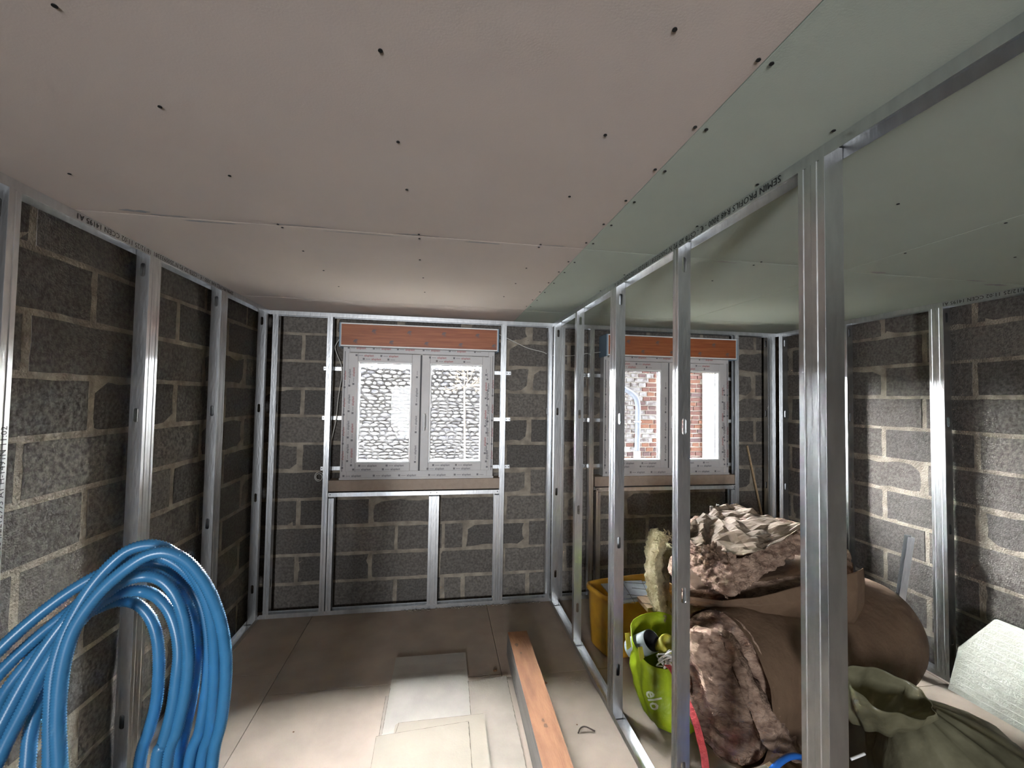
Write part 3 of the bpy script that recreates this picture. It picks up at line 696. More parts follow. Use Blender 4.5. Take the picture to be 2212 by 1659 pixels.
def rough_edge(a, b, n, amp, seed):
    rd = random.Random(seed); a, b = Vector(a[:2]), Vector(b[:2]); d = (b-a); nn = Vector((-d.y, d.x)).normalized()
    return [tuple((a+d*(k/n)+nn*rd.uniform(-amp, amp)*(0 if k in (0, n) else 1))[:2]) for k in range(n)]
OG = 'gypsum board offcuts on the floor'
W_ = rough_edge((-.240, 2.262, 0), (.386, 2.335, 0), 14, .0012, 1)+rough_edge((.386, 2.335, 0), (.372, .9, 0), 20, .001, 2)+rough_edge((.372, .9, 0), (-.232, .9, 0), 4, .001, 3)+rough_edge((-.232, .9, 0), (-.240, 2.262, 0), 20, .001, 4)
slabpoly('board_offcut', W_, .0003, .0125, 'floorW', 'widest gypsum offcut, lowest of the stack beside the beam', 'board', OG, 'gypsum')
# long board, draped over the wide one
bm = bmesh.new(); ysn = [2.583, 2.50, 2.42, 2.36, 2.30, 2.2, 1.8, 1.3, 1.0]; zs = [0.0004, .0006, .004, .010, .013, .0128, .0128, .0128, .0128]
loc = Vector((-.02, 1.9, .0)); rows = []
for y, z in zip(ysn, zs):
    xl, xr = -.222-(2.58-y)*.004, .178-(2.58-y)*.006
    rows.append([bm.verts.new(Vector(p)-loc) for p in ((xl, y, z), (xr, y-.004, z), (xr, y-.004, z+.0122), (xl, y, z+.0122))])
for a, b in zip(rows, rows[1:]):
    for k in range(4):
        f = bm.faces.new((a[k], a[(k+1) % 4], b[(k+1) % 4], b[k])); f.material_index = 0 if k == 2 else 1
bm.faces.new(rows[0]); bm.faces.new(rows[-1][::-1])
me = bpy.data.meshes.new('board_offcut'); bmesh.ops.recalc_face_normals(bm, faces=bm.faces); bm.to_mesh(me); bm.free(); me.materials.append(M['floorB']); me.materials.append(M['gypsum'])
o = bpy.data.objects.new('board_offcut', me); C.objects.link(o); o.location = loc; tag(o, 'longest gypsum offcut, reaching farthest towards the left window', 'board', OG)
Bp = [(-.170, 2.025), (-.155, 2.038), (.231, 2.040), (.226, .95), (-.200, .95)]
slabpoly('board_offcut', Bp[:3]+rough_edge((.231, 2.040, 0), (.226, .95, 0), 16, .001, 8)[1:]+Bp[3:], .0262, .0385, 'floorC', 'gypsum offcut with a rounded corner, second from the top of the stack', 'board', OG, 'gypsum')
Cp = rough_edge((-.243, 1.955, 0), (.158, 1.985, 0), 8, .0012, 9)+rough_edge((.158, 1.985, 0), (.150, .92, 0), 16, .0018, 10)+rough_edge((.150, .92, 0), (-.228, .92, 0), 3, .001, 11)+[(-.228, .92)]
slabpoly('board_offcut', Cp, .0388, .051, 'floorC', 'topmost gypsum offcut, nearest the camera, with a crumbly right edge', 'board', OG, 'gypsum')
# dark strips on the offcuts' cut edges: crumbly core plus painted edge shadow
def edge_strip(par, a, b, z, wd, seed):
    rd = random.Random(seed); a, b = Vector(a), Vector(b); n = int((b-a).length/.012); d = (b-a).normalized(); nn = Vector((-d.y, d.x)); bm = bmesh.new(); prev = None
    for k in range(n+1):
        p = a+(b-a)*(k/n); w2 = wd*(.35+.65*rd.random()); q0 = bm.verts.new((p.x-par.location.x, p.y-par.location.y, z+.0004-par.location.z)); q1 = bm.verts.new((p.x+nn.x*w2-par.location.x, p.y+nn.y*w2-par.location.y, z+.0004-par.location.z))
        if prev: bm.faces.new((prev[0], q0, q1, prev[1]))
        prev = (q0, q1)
    return recalc_off('crumbly_edge_shade', bm, 'gypsum', par)
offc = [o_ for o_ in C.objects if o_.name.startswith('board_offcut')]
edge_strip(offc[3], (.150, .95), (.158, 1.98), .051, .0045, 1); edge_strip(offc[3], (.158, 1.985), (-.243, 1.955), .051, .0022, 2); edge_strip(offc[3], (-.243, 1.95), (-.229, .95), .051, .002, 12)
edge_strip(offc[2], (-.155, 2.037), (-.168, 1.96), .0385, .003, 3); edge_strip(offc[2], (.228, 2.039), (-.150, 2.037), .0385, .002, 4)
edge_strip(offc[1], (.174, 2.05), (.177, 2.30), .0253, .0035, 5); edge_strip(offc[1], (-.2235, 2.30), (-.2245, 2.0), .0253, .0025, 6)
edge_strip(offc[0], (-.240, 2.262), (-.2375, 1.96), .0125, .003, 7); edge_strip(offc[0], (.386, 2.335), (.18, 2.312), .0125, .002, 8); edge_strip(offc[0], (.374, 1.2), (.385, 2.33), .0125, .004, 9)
# timber beam
t = thing('timber_beam', 'long orange-brown sawn beam lying on the floor beside the partition track', 'beam', (.46, 1.6, 0))
bm = bmesh.new(); hB = .135; n = 26; rows = []
for k in range(n+1):
    f_ = k/n; y = 2.545-f_*2.0; xl = .418-f_*.030; wd = .122; j = noise.noise(Vector((y*6, 0, 1)))*.0015
    far_ = .006 if k == 0 else 0
    rows.append([Vector(p)-t.location for p in ((xl+j, y, .001), (xl+wd+j, y, .001), (xl+wd+j-.003, y+.0, hB-far_), (xl+.004+j, y, hB-far_))])
V2 = [[bm.verts.new(p) for p in r] for r in rows]
for a, b in zip(V2, V2[1:]):
    for k in range(4): 
        f = bm.faces.new((a[k], a[(k+1) % 4], b[(k+1) % 4], b[k])); f.material_index = 0 if k == 2 else 1
bm.faces.new(V2[0]).material_index = 1; bm.faces.new(V2[-1][::-1])
me = bpy.data.meshes.new('timber'); bmesh.ops.recalc_face_normals(bm, faces=bm.faces); bm.to_mesh(me); bm.free(); me.materials.append(M['beam']); me.materials.append(M['beamside'])
o = bpy.data.objects.new('timber', me); C.objects.link(o); o.parent = t
for kx, ky, kr in ((.475, 1.83, .012), (.478, 1.80, .016), (.47, 2.32, .010), (.46, 2.40, .018), (.455, 1.42, .012)):
    bm = bmesh.new(); rd = random.Random(int(ky*100)); n = 12; c_ = bm.verts.new(Vector((kx-.01, ky, hB+.0006))-t.location)
    ring = [bm.verts.new(Vector((kx-.01+kr*.6*math.cos(k*math.pi/6)*rd.uniform(.6, 1.1), ky+kr*math.sin(k*math.pi/6)*rd.uniform(.6, 1.2), hB+.0003))-t.location) for k in range(n)]
    for k in range(n): bm.faces.new((c_, ring[k], ring[(k+1) % n]))
    ob('knot', bm, 'yellowin', t)
# debris
tag(tubeo('splinter', [(.648, 1.905, .004), (.665, 1.922, .012), (.69, 1.924, .014), (.729, 1.905, .004)], .0032, 'wire', None, 6), 'small bent dark splinter on the floor between the beam and the partition', 'splinter')
rd = random.Random(8)
for i, (x, y, r_, lab) in enumerate(((.660, 1.958, .004, 'tiny dark crumb by the bent splinter'), (.583, 2.26, .011, 'flat dark crumb right of the beam'), (.332, 2.40, .012, 'flat brown crumb between the long offcut and the beam'), (.352, 2.30, .010, 'small brown crumb against the left side of the beam'), (-.55, 1.77, .006, 'small dark chip on the bright floor, left of the offcuts'), (-.78, 1.70, .006, 'small dark chip by the long floor joint'), (-.62, 2.1, .004, 'tiny chip on the floor left of the offcut stack'))):
    bm = bmesh.new(); bmesh.ops.create_icosphere(bm, subdivisions=2, radius=r_)
    for v in bm.verts: v.co = Vector((v.co.x, v.co.y*.8, v.co.z*.35))*(1+.35*noise.noise(v.co*200+Vector((i, 0, 0))))
    o = ob('crumb', bm, 'yellowin'); o.location = (x, y, r_*.36); tag(o, lab, 'crumb')
# ------------------------------------------------------------------ blue corrugated conduit coil
coil = thing('conduit_coil', 'big upright coil of blue corrugated conduit leaning at the left wall', 'conduit coil', (-.75, 1.1, 0))
def cpx(p): return (.3128*p[0], 1140+.3128*p[1])
LOOPS = [  # crop points left->top->right, depth left, depth top, depth right
 ([(410, 1640), (400, 1300), (430, 980), (500, 730), (610, 545), (740, 395), (900, 262), (1030, 187), (1160, 172), (1290, 232), (1400, 360), (1480, 520), (1535, 700), (1560, 900), (1556, 1100), (1525, 1350), (1465, 1640)], .98, 1.04, 1.12),
 ([(350, 1640), (352, 1300), (372, 1000), (440, 760), (540, 555), (650, 385), (780, 240), (900, 150), (1040, 118), (1160, 150), (1290, 260), (1400, 430), (1463, 650), (1482, 900), (1478, 1100), (1450, 1400), (1388, 1640)], 1.0, 1.085, 1.16),
 ([(-30, 1640), (60, 1450), (180, 1220), (300, 980), (430, 780), (560, 620), (700, 480), (850, 375), (1000, 335), (1110, 360), (1200, 450), (1262, 600), (1295, 800), (1300, 950), (1278, 1150), (1220, 1400), (1150, 1640)], 1.0, 1.10, 1.10),
 ([(190, 1640), (215, 1400), (290, 1150), (400, 870), (560, 640), (700, 515), (850, 447), (980, 437), (1080, 475), (1165, 570), (1215, 700), (1236, 850), (1225, 1000), (1190, 1250), (1130, 1480), (1082, 1640)], 1.03, 1.13, 1.09),
 ([(-60, 1360), (50, 1120), (250, 870), (450, 690), (650, 570), (820, 510), (940, 525), (1035, 618), (1085, 760), (1098, 950), (1080, 1200), (1030, 1400), (965, 1640)], 1.03, 1.19, 1.17),
 ([(-60, 900), (100, 745), (300, 575), (500, 430), (700, 315), (900, 245), (1080, 240), (1200, 290), (1320, 410), (1400, 560), (1436, 800), (1428, 1100), (1380, 1400), (1305, 1640)], 1.03, 1.15, 1.15),
 ([(-60, 1070), (100, 900), (300, 720), (500, 560), (700, 400), (900, 305), (1050, 295), (1200, 380), (1300, 530), (1350, 700), (1355, 900), (1320, 1200), (1235, 1640)], 1.05, 1.20, 1.20),
 ([(-60, 1500), (40, 1300), (170, 1060), (320, 820), (470, 620), (620, 440), (800, 290), (980, 200), (1130, 205), (1280, 300), (1420, 480), (1500, 720), (1515, 950), (1500, 1200), (1465, 1450), (1425, 1640)], 1.0, 1.12, 1.19)]
for li, (pts, dl, dt, dr) in enumerate(LOOPS):
    n = len(pts); top = max(range(n), key=lambda i: -pts[i][1]); W3 = []
    for i, p in enumerate(pts):
        Yd = dl+(dt-dl)*(i/top)**1.1 if i <= top else dt+(dr-dt)*((i-top)/(n-1-top))
        u, v = cpx(p); q = at(u, v, Yd); q.x = max(q.x, -1.13); W3.append(q)
    a, b = W3[-1], W3[0]; mid = Vector(((a.x+b.x)/2, (a.y+b.y)/2, 0)); hw = max(.08, (a.x-b.x)/2)
    zb = .022+li*.0
    if b.z > .75: d1 = (b-W3[1]).normalized(); e1 = b+d1*.10; e1.x = max(-1.14, e1.x); W3 = [Vector((max(-1.145, e1.x-.03), e1.y-.08, .52)), e1]+W3; b = W3[0]; mid = Vector(((a.x+b.x)/2, (a.y+b.y)/2, 0)); hw = (a.x-b.x)/2
    tail = [Vector((a.x-hw*.08, a.y, max(.30, a.z*.55))), Vector((a.x-hw*.38, a.y, .11)), Vector((mid.x+hw*.15, mid.y, zb)), Vector((mid.x-hw*.35, mid.y, zb+.012)), Vector((b.x+hw*.22, b.y, .16)), Vector((b.x+hw*.04, b.y, max(.30, b.z*.6)))]
    v_, f_ = tube([p-coil.location for p in W3+tail], .0130, 12, True, (.0056, .0022))
    pyd('conduit_loop', v_, f_, 'conduit', coil, True)
# ================================================================== RIGHT ROOM: INSULATION PILE
def loft(rings, close=True):
    """rings of equal length -> verts, faces (tube skin) with end caps"""
    vs = [p for r in rings for p in r]; n = len(rings[0]); fs = []
    for i in range(len(rings)-1):
        for k in range(n):
            k2 = (k+1) % n
            if not close and k2 == 0: continue
            fs.append((i*n+k, i*n+k2, (i+1)*n+k2, (i+1)*n+k))
    return vs, fs
def rough(v, sc, amp, seed, oct=4, st=(1, 1, 1)):
    q = Vector((v.x*st[0], v.y*st[1], v.z*st[2]))*sc+Vector((seed*7.3, seed*1.7, 0))
    return (noise.fractal(q, 1.0, 2.0, oct)) * amp
def bulgebox(name, cs, nx, ny, nz, bul, amp, sc, seed, m, parent, st=(1, 1, 1), topm=None, sel='top', pleat=0, loc=Vector((0, 0, 0)), topamp=None):
    """box with 8 world corners cs[(x,y,z)] 0/1, faces subdivided, bulged and roughened (displacement along face-averaged normal).  topm: material for the top face"""
    def P(u, v, w):
        p = Vector((0, 0, 0))
        for i in (0, 1):
            for j in (0, 1):
                for k in (0, 1): p += cs[(i, j, k)]*((u if i else 1-u)*(v if j else 1-v)*(w if k else 1-w))
        return p
    ctr = P(.5, .5, .5); bm = bmesh.new(); cache = {}
    def V(i, j, k):
        if (i, j, k) not in cache:
            u, v, w = i/nx, j/ny, k/nz; p = P(u, v, w)
            # rounding
            q = Vector((2*u-1, 2*v-1, 2*w-1)); rr = (abs(q.x)**5+abs(q.y)**5+abs(q.z)**5)**(1/5)
            u2, v2, w2 = [(c/rr*1.0+1)/2*bul+(c+1)/2*(1-bul) for c in q]; p = P(u2, v2, w2)
            cache[(i, j, k)] = bm.verts.new(p)
        return cache[(i, j, k)]
    def face(a, mi): 
        f = bm.faces.new(a); f.material_index = mi
    for i in range(nx):
        for j in range(ny):
            face((V(i, j, 0), V(i, j+1, 0), V(i+1, j+1, 0), V(i+1, j, 0)), 0); face((V(i, j, nz), V(i+1, j, nz), V(i+1, j+1, nz), V(i, j+1, nz)), 1)
    for i in range(nx):
        for k in range(nz):
            face((V(i, 0, k), V(i+1, 0, k), V(i+1, 0, k+1), V(i, 0, k+1)), 0); face((V(i, ny, k), V(i, ny, k+1), V(i+1, ny, k+1), V(i+1, ny, k)), 0)
    for j in range(ny):
        for k in range(nz):
            face((V(0, j, k), V(0, j, k+1), V(0, j+1, k+1), V(0, j+1, k)), 0); face((V(nx, j, k), V(nx, j+1, k), V(nx, j+1, k+1), V(nx, j, k+1)), 0)
    bmesh.ops.recalc_face_normals(bm, faces=bm.faces); bm.normal_update()
    mv = []
    for v in bm.verts:
        top = all(f.material_index == 1 for f in v.link_faces)
        a = (topamp if topamp is not None and top else amp)
        d = rough(v.co, sc*(.45 if top else 1), a, seed, 5, st)
        if top and pleat: 
            q = v.co; d += pleat*(1-abs(noise.noise(Vector((q.x*9+q.y*6, q.y*2.0-q.x*2, seed))))*2.6)*.6
        if not top: d += .35*a*noise.noise(v.co*sc*4)
        mv.append((v, v.normal*d))
    for v, d in mv: v.co += d
    for v in bm.verts: v.co -= loc
    me = bpy.data.meshes.new(name); bm.to_mesh(me); bm.free(); me.materials.append(M[m]); me.materials.append(M[topm or m])
    for p in me.polygons: p.use_smooth = True
    o = bpy.data.objects.new(name, me); C.objects.link(o)
    if parent: o.parent = parent
    return o
def corners(FL, FR, BL, BR, h, dz=0):
    """four top corners -> box, h thickness downward"""
    dn = Vector((0, 0, -h)); return {(0, 0, 1): FL, (1, 0, 1): FR, (0, 1, 1): BL, (1, 1, 1): BR, (0, 0, 0): FL+dn, (1, 0, 0): FR+dn, (0, 1, 0): BL+dn, (1, 1, 0): BR+dn}
# big roll at the bottom: axis from the camera side, left end cut open
def roll():
    A = Vector((1.13, 1.58, .385)); Bv = Vector((2.13, 1.93, .335)); ax = (Bv-A).normalized(); side = ax.cross(Vector((0, 0, 1))).normalized(); upv = side.cross(ax)
    t = thing('insulation_roll', 'large paper-faced brown insulation roll at the bottom of the pile', 'insulation', (1.65, 1.8, 0)); L_ = t.location
    n = 72; rings = []; Ln = (Bv-A).length
    stations = [(0, 1), (.02, 1.0), (.1, 1.01), (.2, 1.0), (.35, 1.0), (.5, 1.01), (.65, 1.02), (.8, 1.03), (.95, 1.03), (1.04, 1.0), (1.12, .95), (1.19, .86), (1.25, .73), (1.30, .55), (1.33, .33), (1.345, .1)]
    for s_, q in stations:
        ring = []
        for k in range(n):
            a = 2*math.pi*k/n; rr = .285*q*(1+.05*math.cos(2*a+.6))
            rr += .012*noise.noise(Vector((math.cos(a)*1.4, math.sin(a)*1.4, s_*3)))
            wr = .005*noise.noise(Vector((s_*26, a*4, 2)))*min(1, max(0, 1.2-s_))*2
            p = A+ax*(s_*Ln)+side*math.cos(a)*(rr+wr)*(.72+.22*min(1, s_))+upv*math.sin(a)*(rr+wr)*1.0
            p.z = max(p.z, .03+.0*s_); ring.append(p-L_)
        rings.append(ring)
    v_, f_ = loft(rings); f_.append(tuple(range((len(rings)-1)*n, len(rings)*n)))
    pyd('paper_wrap', v_, f_, 'kraft', t, True)
    # wool body, its cut end spiralled and ragged
    rings = []; n = 140
    for q in [x/26 for x in range(27)]:
        ring = []
        for k in range(n):
            a = 2*math.pi*k/n; rr = .278*(1-q)**.9+.0008
            sp = math.sin((rr*95+a*1.0))*.010*(1 if q > .04 else 0)
            ed = .0
            p = A+side*math.cos(a)*rr*.715+upv*math.sin(a)*rr
            d = sp+rough(p, 14, .020, 3, 5, (1, 1, 1))+rough(p, 55, .008, 9)-.012
            # slanting: the near lower lip sticks out toward the camera
            d -= .02*math.cos(a)
            q2 = p-ax*d; q2.z = max(q2.z, .02); ring.append(q2-L_)
        rings.append(ring)
    back = [A+ax*.06+side*math.cos(2*math.pi*k/n)*.272*.7+upv*math.sin(2*math.pi*k/n)*.272-L_ for k in range(n)]
    v_, f_ = loft([back]+rings); pyd('wool_core', v_, f_, 'wool', t, True)
    # hanging torn wool tongue below the end
    cs = corners(at(1490, 1358, 1.50), at(1545, 1350, 1.44), at(1492, 1350, 1.66), at(1560, 1345, 1.62), .12)
    cs[(0, 0, 0)] = at(1535, 1555, 1.44); cs[(1, 0, 0)] = at(1625, 1570, 1.38); cs[(0, 1, 0)] = at(1550, 1530, 1.58); cs[(1, 1, 0)] = at(1640, 1535, 1.56)
    cs[(1, 0, 1)] = at(1560, 1362, 1.42)
    bulgebox('wool_flap', cs, 26, 10, 44, .55, .030, 11, 21, 'wool', t, (1, 1, .7), None, loc=L_)
    cs = corners(at(1548, 1362, 1.42), at(1572, 1372, 1.42), at(1550, 1350, 1.56), at(1580, 1362, 1.56), .1)
    cs[(0, 0, 0)] = at(1650, 1625, 1.36); cs[(1, 0, 0)] = at(1738, 1655, 1.36); cs[(0, 1, 0)] = at(1650, 1600, 1.5); cs[(1, 1, 0)] = at(1748, 1630, 1.5)
    bulgebox('wool_flap', cs, 16, 10, 54, .5, .018, 16, 33, 'wool', t, (1, 1, .6), None, loc=L_)
roll()
# folded paper-faced batt in the middle
t = thing('insulation_batt', 'folded kraft-faced brown batt lying on the big roll', 'insulation', (1.6, 1.8, .6))
fl, fr_ = at(1480, 1284, 1.72), at(1852, 1222, 1.68); bl, br = Vector((1.16, 2.08, .745)), Vector((2.20, 2.02, .79))
cs = corners(fl, fr_, bl, br, .075)
cs[(1, 0, 0)] = at(1852, 1345, 1.66); cs[(1, 1, 0)] = br+Vector((0, 0, -.17))
bulgebox('wool_body', cs, 60, 22, 16, .75, .016, 9, 5, 'wool', t, (1, 1, 2.5), 'kraft', topamp=.010, loc=t.location)
def sheet(name, grid, m, parent, loc, amp=.006, sc=12, seed=1, th=.002, pleat=0, sub=9, smooth=True):
    """grid of world points -> crumpled sheet"""
    R_ = len(grid); Cn = len(grid[0]); vs = []; nr, nc = (R_-1)*sub+1, (Cn-1)*sub+1
    for i in range(nr):
        for j in range(nc):
            a, b = min(i//sub, R_-2), min(j//sub, Cn-2); u, v = i/sub-a, j/sub-b
            u_, v_ = u, v
            p = grid[a][b]*(1-u_)*(1-v_)+grid[a+1][b]*u_*(1-v_)+grid[a][b+1]*(1-u_)*v_+grid[a+1][b+1]*u_*v_
            d = rough(p, sc, amp, seed, 4)+(pleat*(1-2.2*abs(noise.noise(Vector((j*.32+i*.12, i*.05, seed))))) if pleat else 0)
            vs.append(p+Vector((0, -.4, .9))*d+(Vector((0, 0, 0)) if smooth else noise.noise_vector(p*60)*.006)-loc)
    fs = [(i*nc+j, i*nc+j+1, (i+1)*nc+j+1, (i+1)*nc+j) for i in range(nr-1) for j in range(nc-1)]
    o = pyd(name, vs, fs, m, parent, smooth); solid(o, th, 1); return o
g_ = [[at(1484, 1288, 1.67), at(1560, 1298, 1.63), at(1640, 1290, 1.61), at(1740, 1262, 1.61), at(1850, 1235, 1.62), at(1866, 1228, 1.75)],
      [at(1486, 1294, 1.67), at(1560, 1308, 1.625), at(1640, 1308, 1.595), at(1740, 1298, 1.59), at(1852, 1280, 1.60), at(1869, 1268, 1.75)],
      [at(1490, 1302, 1.68), at(1570, 1322, 1.64), at(1650, 1330, 1.61), at(1740, 1338, 1.60), at(1846, 1348, 1.62), at(1868, 1310, 1.75)]]
sheet('paper_facing', g_, 'kraft', t, t.location, .006, 8, 4)
# chunk on top, corner towards the camera
t = thing('insulation_batt', 'topmost brown mineral wool chunk under crumpled grey-brown paper', 'insulation', (1.45, 1.8, .8))
FL = at(1482, 1160, 1.90); FR = at(1592, 1212, 1.62); BL = at(1580, 1100, 2.12); BR = at(1752, 1140, 1.86)
cs = corners(FL, FR, BL, BR, .15)
cs[(1, 0, 0)] = at(1566, 1306, 1.57); cs[(0, 0, 0)] = at(1476, 1222, 1.86); cs[(1, 1, 0)] = at(1752, 1178, 1.84); cs[(0, 1, 0)] = BL+Vector((0, 0, -.13))
bulgebox('wool_body', cs, 46, 52, 30, .25, .024, 13, 11, 'wool', t, (1, 1, 2.2), None, loc=t.location)
g_ = [[at(1474, 1152, 1.93), at(1510, 1118, 2.02), at(1545, 1098, 2.10), at(1582, 1092, 2.16)],
      [at(1482, 1162, 1.87), at(1528, 1142, 1.90), at(1575, 1118, 1.98), at(1622, 1104, 2.06)],
      [at(1496, 1176, 1.80), at(1540, 1165, 1.80), at(1598, 1142, 1.84), at(1668, 1120, 1.96)],
      [at(1522, 1192, 1.72), at(1568, 1188, 1.70), at(1628, 1168, 1.74), at(1706, 1131, 1.88)],
      [at(1545, 1198, 1.64), at(1592, 1206, 1.60), at(1648, 1192, 1.66), at(1742, 1140, 1.82)]]
sheet('paper_facing', g_, 'kraft2', t, t.location, .022, 11, 6, .0022, .022, 5, False)
# loose tuft on its front edge
for i, (u, v, Yd, r_) in enumerate(((1540, 1192, 1.62, .030), (1528, 1200, 1.66, .026), (1578, 1205, 1.58, .018), (1704, 1158, 1.78, .010))):
    bm = bmesh.new(); bmesh.ops.create_icosphere(bm, subdivisions=4, radius=r_)
    for v_ in bm.verts: v_.co = v_.co*(1+.9*noise.fractal(v_.co*70+Vector((i*3, 0, 0)), 1, 2, 4))
    for v_ in bm.verts: v_.co += at(u, v, Yd)-t.location
    ob('wool_tuft', bm, 'wool', t, True)
# torn brown end behind the pierced stud, on the left
t = thing('insulation_batt', 'torn brown batt end rising behind the pierced partition stud', 'insulation', (1.3, 2.1, .75))
cs = corners(at(1462, 1150, 2.1), at(1512, 1118, 2.0), at(1470, 1135, 2.3), at(1522, 1112, 2.2), .3)
cs[(0, 0, 0)] = at(1452, 1285, 2.05); cs[(1, 0, 0)] = at(1520, 1300, 1.95)
bulgebox('wool_body', cs, 20, 14, 34, .6, .030, 12, 17, 'wool', t, (1, 1, 1.8), None, loc=t.location)
# yellow-beige batt standing on edge, curling
t = thing('standing_batt', 'yellow-beige mineral wool strip standing on edge with a frayed top, behind the lime bag', 'insulation', (1.15, 2.0, .5))
def strip(pts, th, dep, seed, m):
    rings = []
    P3 = []
    for (u, v, Yd) in pts: P3.append(at(u, v, Yd+.08))
    D = []
    for a, b in zip(P3, P3[1:]):
        for k in range(8): D.append(a.lerp(b, k/8))
    D.append(P3[-1])
    prof = [(-1, 0), (-1, .25), (-1, .5), (-1, .75), (-1, 1), (-.3, 1), (.3, 1), (1, 1), (1, .75), (1, .5), (1, .25), (1, 0), (.3, 0), (-.3, 0)]
    for i, c_ in enumerate(D):
        ring = []
        for (sx, sy) in prof:
            p = c_+Vector((sx*th/2, sy*dep, 0)); e = rough(p, 22, .013, seed, 4)+rough(p, 70, .009, seed+3); ring.append(p+Vector((sx*e, (-1 if sy == 0 else 0)*e, .4*e))-t.location)
        rings.append(ring)
    v_, f_ = loft(rings); n = len(prof); f_.append(tuple(range(n-1, -1, -1))); f_.append(tuple((len(rings)-1)*n+k for k in range(n)))
    return pyd('wool_strip', v_, f_, m, t, True)
strip([(1436, 1158, 2.08), (1428, 1190, 2.07), (1425, 1230, 2.05), (1427, 1270, 2.02), (1434, 1310, 2.0), (1446, 1350, 1.98), (1460, 1390, 1.97)], .042, .13, 2, 'wool2')
strip([(1452, 1185, 2.12), (1444, 1215, 2.10), (1442, 1250, 2.07), (1446, 1300, 2.04), (1454, 1345, 2.02), (1466, 1385, 2.0)], .026, .12, 6, 'wool2')
rings_c = [(1500, 1288), (1530, 1286), (1560, 1296)]
g_ = [[at(1470, 1270, 2.02), at(1500, 1275, 2.0), at(1540, 1280, 1.98), at(1590, 1285, 1.97)], [at(1472, 1310, 1.98), at(1505, 1320, 1.97), at(1540, 1322, 1.96), at(1590, 1320, 1.96)], [at(1475, 1370, 1.96), at(1505, 1375, 1.95), at(1540, 1372, 1.95), at(1590, 1370, 1.95)]]
sheet('wool_fold', g_, 'wool2', t, t.location, .03, 9, 8, .02, .02)
rd = random.Random(12)
vs, fs = [], []
for k in range(150):
    u, v = (rd.uniform(1419, 1458), rd.uniform(1142, 1172)) if k < 90 else (rd.uniform(1414, 1422), rd.uniform(1160, 1280))
    p = at(u, v+6, rd.uniform(2.06, 2.2)); d = Vector((rd.uniform(-1, .5), rd.uniform(-.5, .5), rd.uniform(-.1, 1.2))).normalized(); ln = rd.uniform(.010, .030); s_ = d.orthogonal().normalized()*.0035
    b = len(vs); vs += [p+s_, p-s_, p+d*ln*.6+Vector((.004, 0, 0))*rd.uniform(-1, 1)+s_*.5, p+d*ln]; vs = vs; fs += [(b, b+1, b+2), (b+1, b+2, b+3), (b, b+2, b+3)]
o = pyd('frayed_fibres', [v-t.location for v in vs], fs, 'wool2', t); o['kind'] = 'stuff'
# pale plank and dark board under the pile
slabpoly('plank', [oz(1612, 1560, .026), oz(1628, 1550, .026), oz(1775, 1660, .026), oz(1735, 1672, .026)], .0005, .026, 'wood', 'pale plank on the floor under the insulation roll', 'plank')
slabpoly('plank', [oz(1640, 1628, .052), oz(1665, 1618, .052), oz(1760, 1690, .052), oz(1735, 1700, .052)], .027, .052, 'wood', 'pale plank end lying across the other, beside the blue pipe coil', 'plank')
# ------------------------------------------------------------------ lime shopping bag
bag = thing('shopping_bag', 'lime green shopping bag full of odds and ends on the floor behind the partition', 'bag', (1.12, 1.93, 0))
def bagring(z, cx, cy, rx, ry, tilt=0, front=0):
    out = []; n = 60
    for k in range(n):
        a = 2*math.pi*k/n; p_ = 2.6
        c_, s_ = math.cos(a), math.sin(a); q = (abs(c_)**p_+abs(s_)**p_)**(-1/p_)
        x, y = cx+c_*q*rx, cy+s_*q*ry
        zz = z+tilt*s_
        wr = noise.noise(Vector((c_*2.2, s_*2.2, z*7)))*.016+noise.noise(Vector((c_*7, s_*7, z*13)))*.005
        out.append(Vector((x+c_*wr, y+s_*wr, max(zz, .002)))-bag.location)
    return out
R1 = [(.003, 1.150, 1.895, .105, .070, 0), (.02, 1.145, 1.90, .135, .085, 0), (.06, 1.135, 1.91, .155, .100, .01), (.11, 1.125, 1.92, .165, .110, .02), (.16, 1.115, 1.93, .168, .115, .03), (.21, 1.105, 1.94, .165, .118, .045), (.26, 1.10, 1.95, .158, .118, .06), (.31, 1.095, 1.955, .150, .115, .07), (.36, 1.09, 1.96, .148, .112, .075)]
rings = [bagring(*r) for r in R1]
v_, f_ = loft(rings); f_.append(tuple(range(59, -1, -1)))
inner = [bagring(z, cx, cy, rx-.006, ry-.006, ti) for z, cx, cy, rx, ry, ti in R1[::-1][:6]]
o = pyd('bag_body', v_, f_, 'lime', bag, True); solid(o, .0025, -1)
from mathutils.bvhtree import BVHTree
bvh = BVHTree.FromPolygons(v_, f_)
bm = bmesh.new(); text_bm(bm, 'elo', .062, (0, 0, 0), (1, 0, 0), (0, 1, 0), .0015)
o0 = Vector((.925, 1.85, .19))-bag.location; X_ = Vector((.28, -.22, -.9)).normalized(); N_ = Vector((-.88, -.47, 0)).normalized(); Y_ = N_.cross(X_).normalized()
bmesh.ops.subdivide_edges(bm, edges=bm.edges[:], cuts=1)
for v in bm.verts:
    p = o0+X_*v.co.x+Y_*v.co.y; h = bvh.ray_cast(p+N_*.3, -N_)
    v.co = (h[0]+h[1]*.003*(1 if h[1].dot(N_) > 0 else -1)) if h[0] is not None else p
recalc_off('printed_letters', bm, 'limeprint', bag)
for (u, v, Yd, ln) in ((1350, 1368, 1.90, .07), (1378, 1398, 1.84, .055)):
    p = at(u, v, Yd)-bag.location
    o = pyd('handle_tab', [p, p+Vector((.03, .02, -.01)), p+Vector((.036, .01, -ln)), p+Vector((.006, -.01, -ln))], [(0, 1, 2, 3)], 'olive', bag); solid(o, .003, 0)
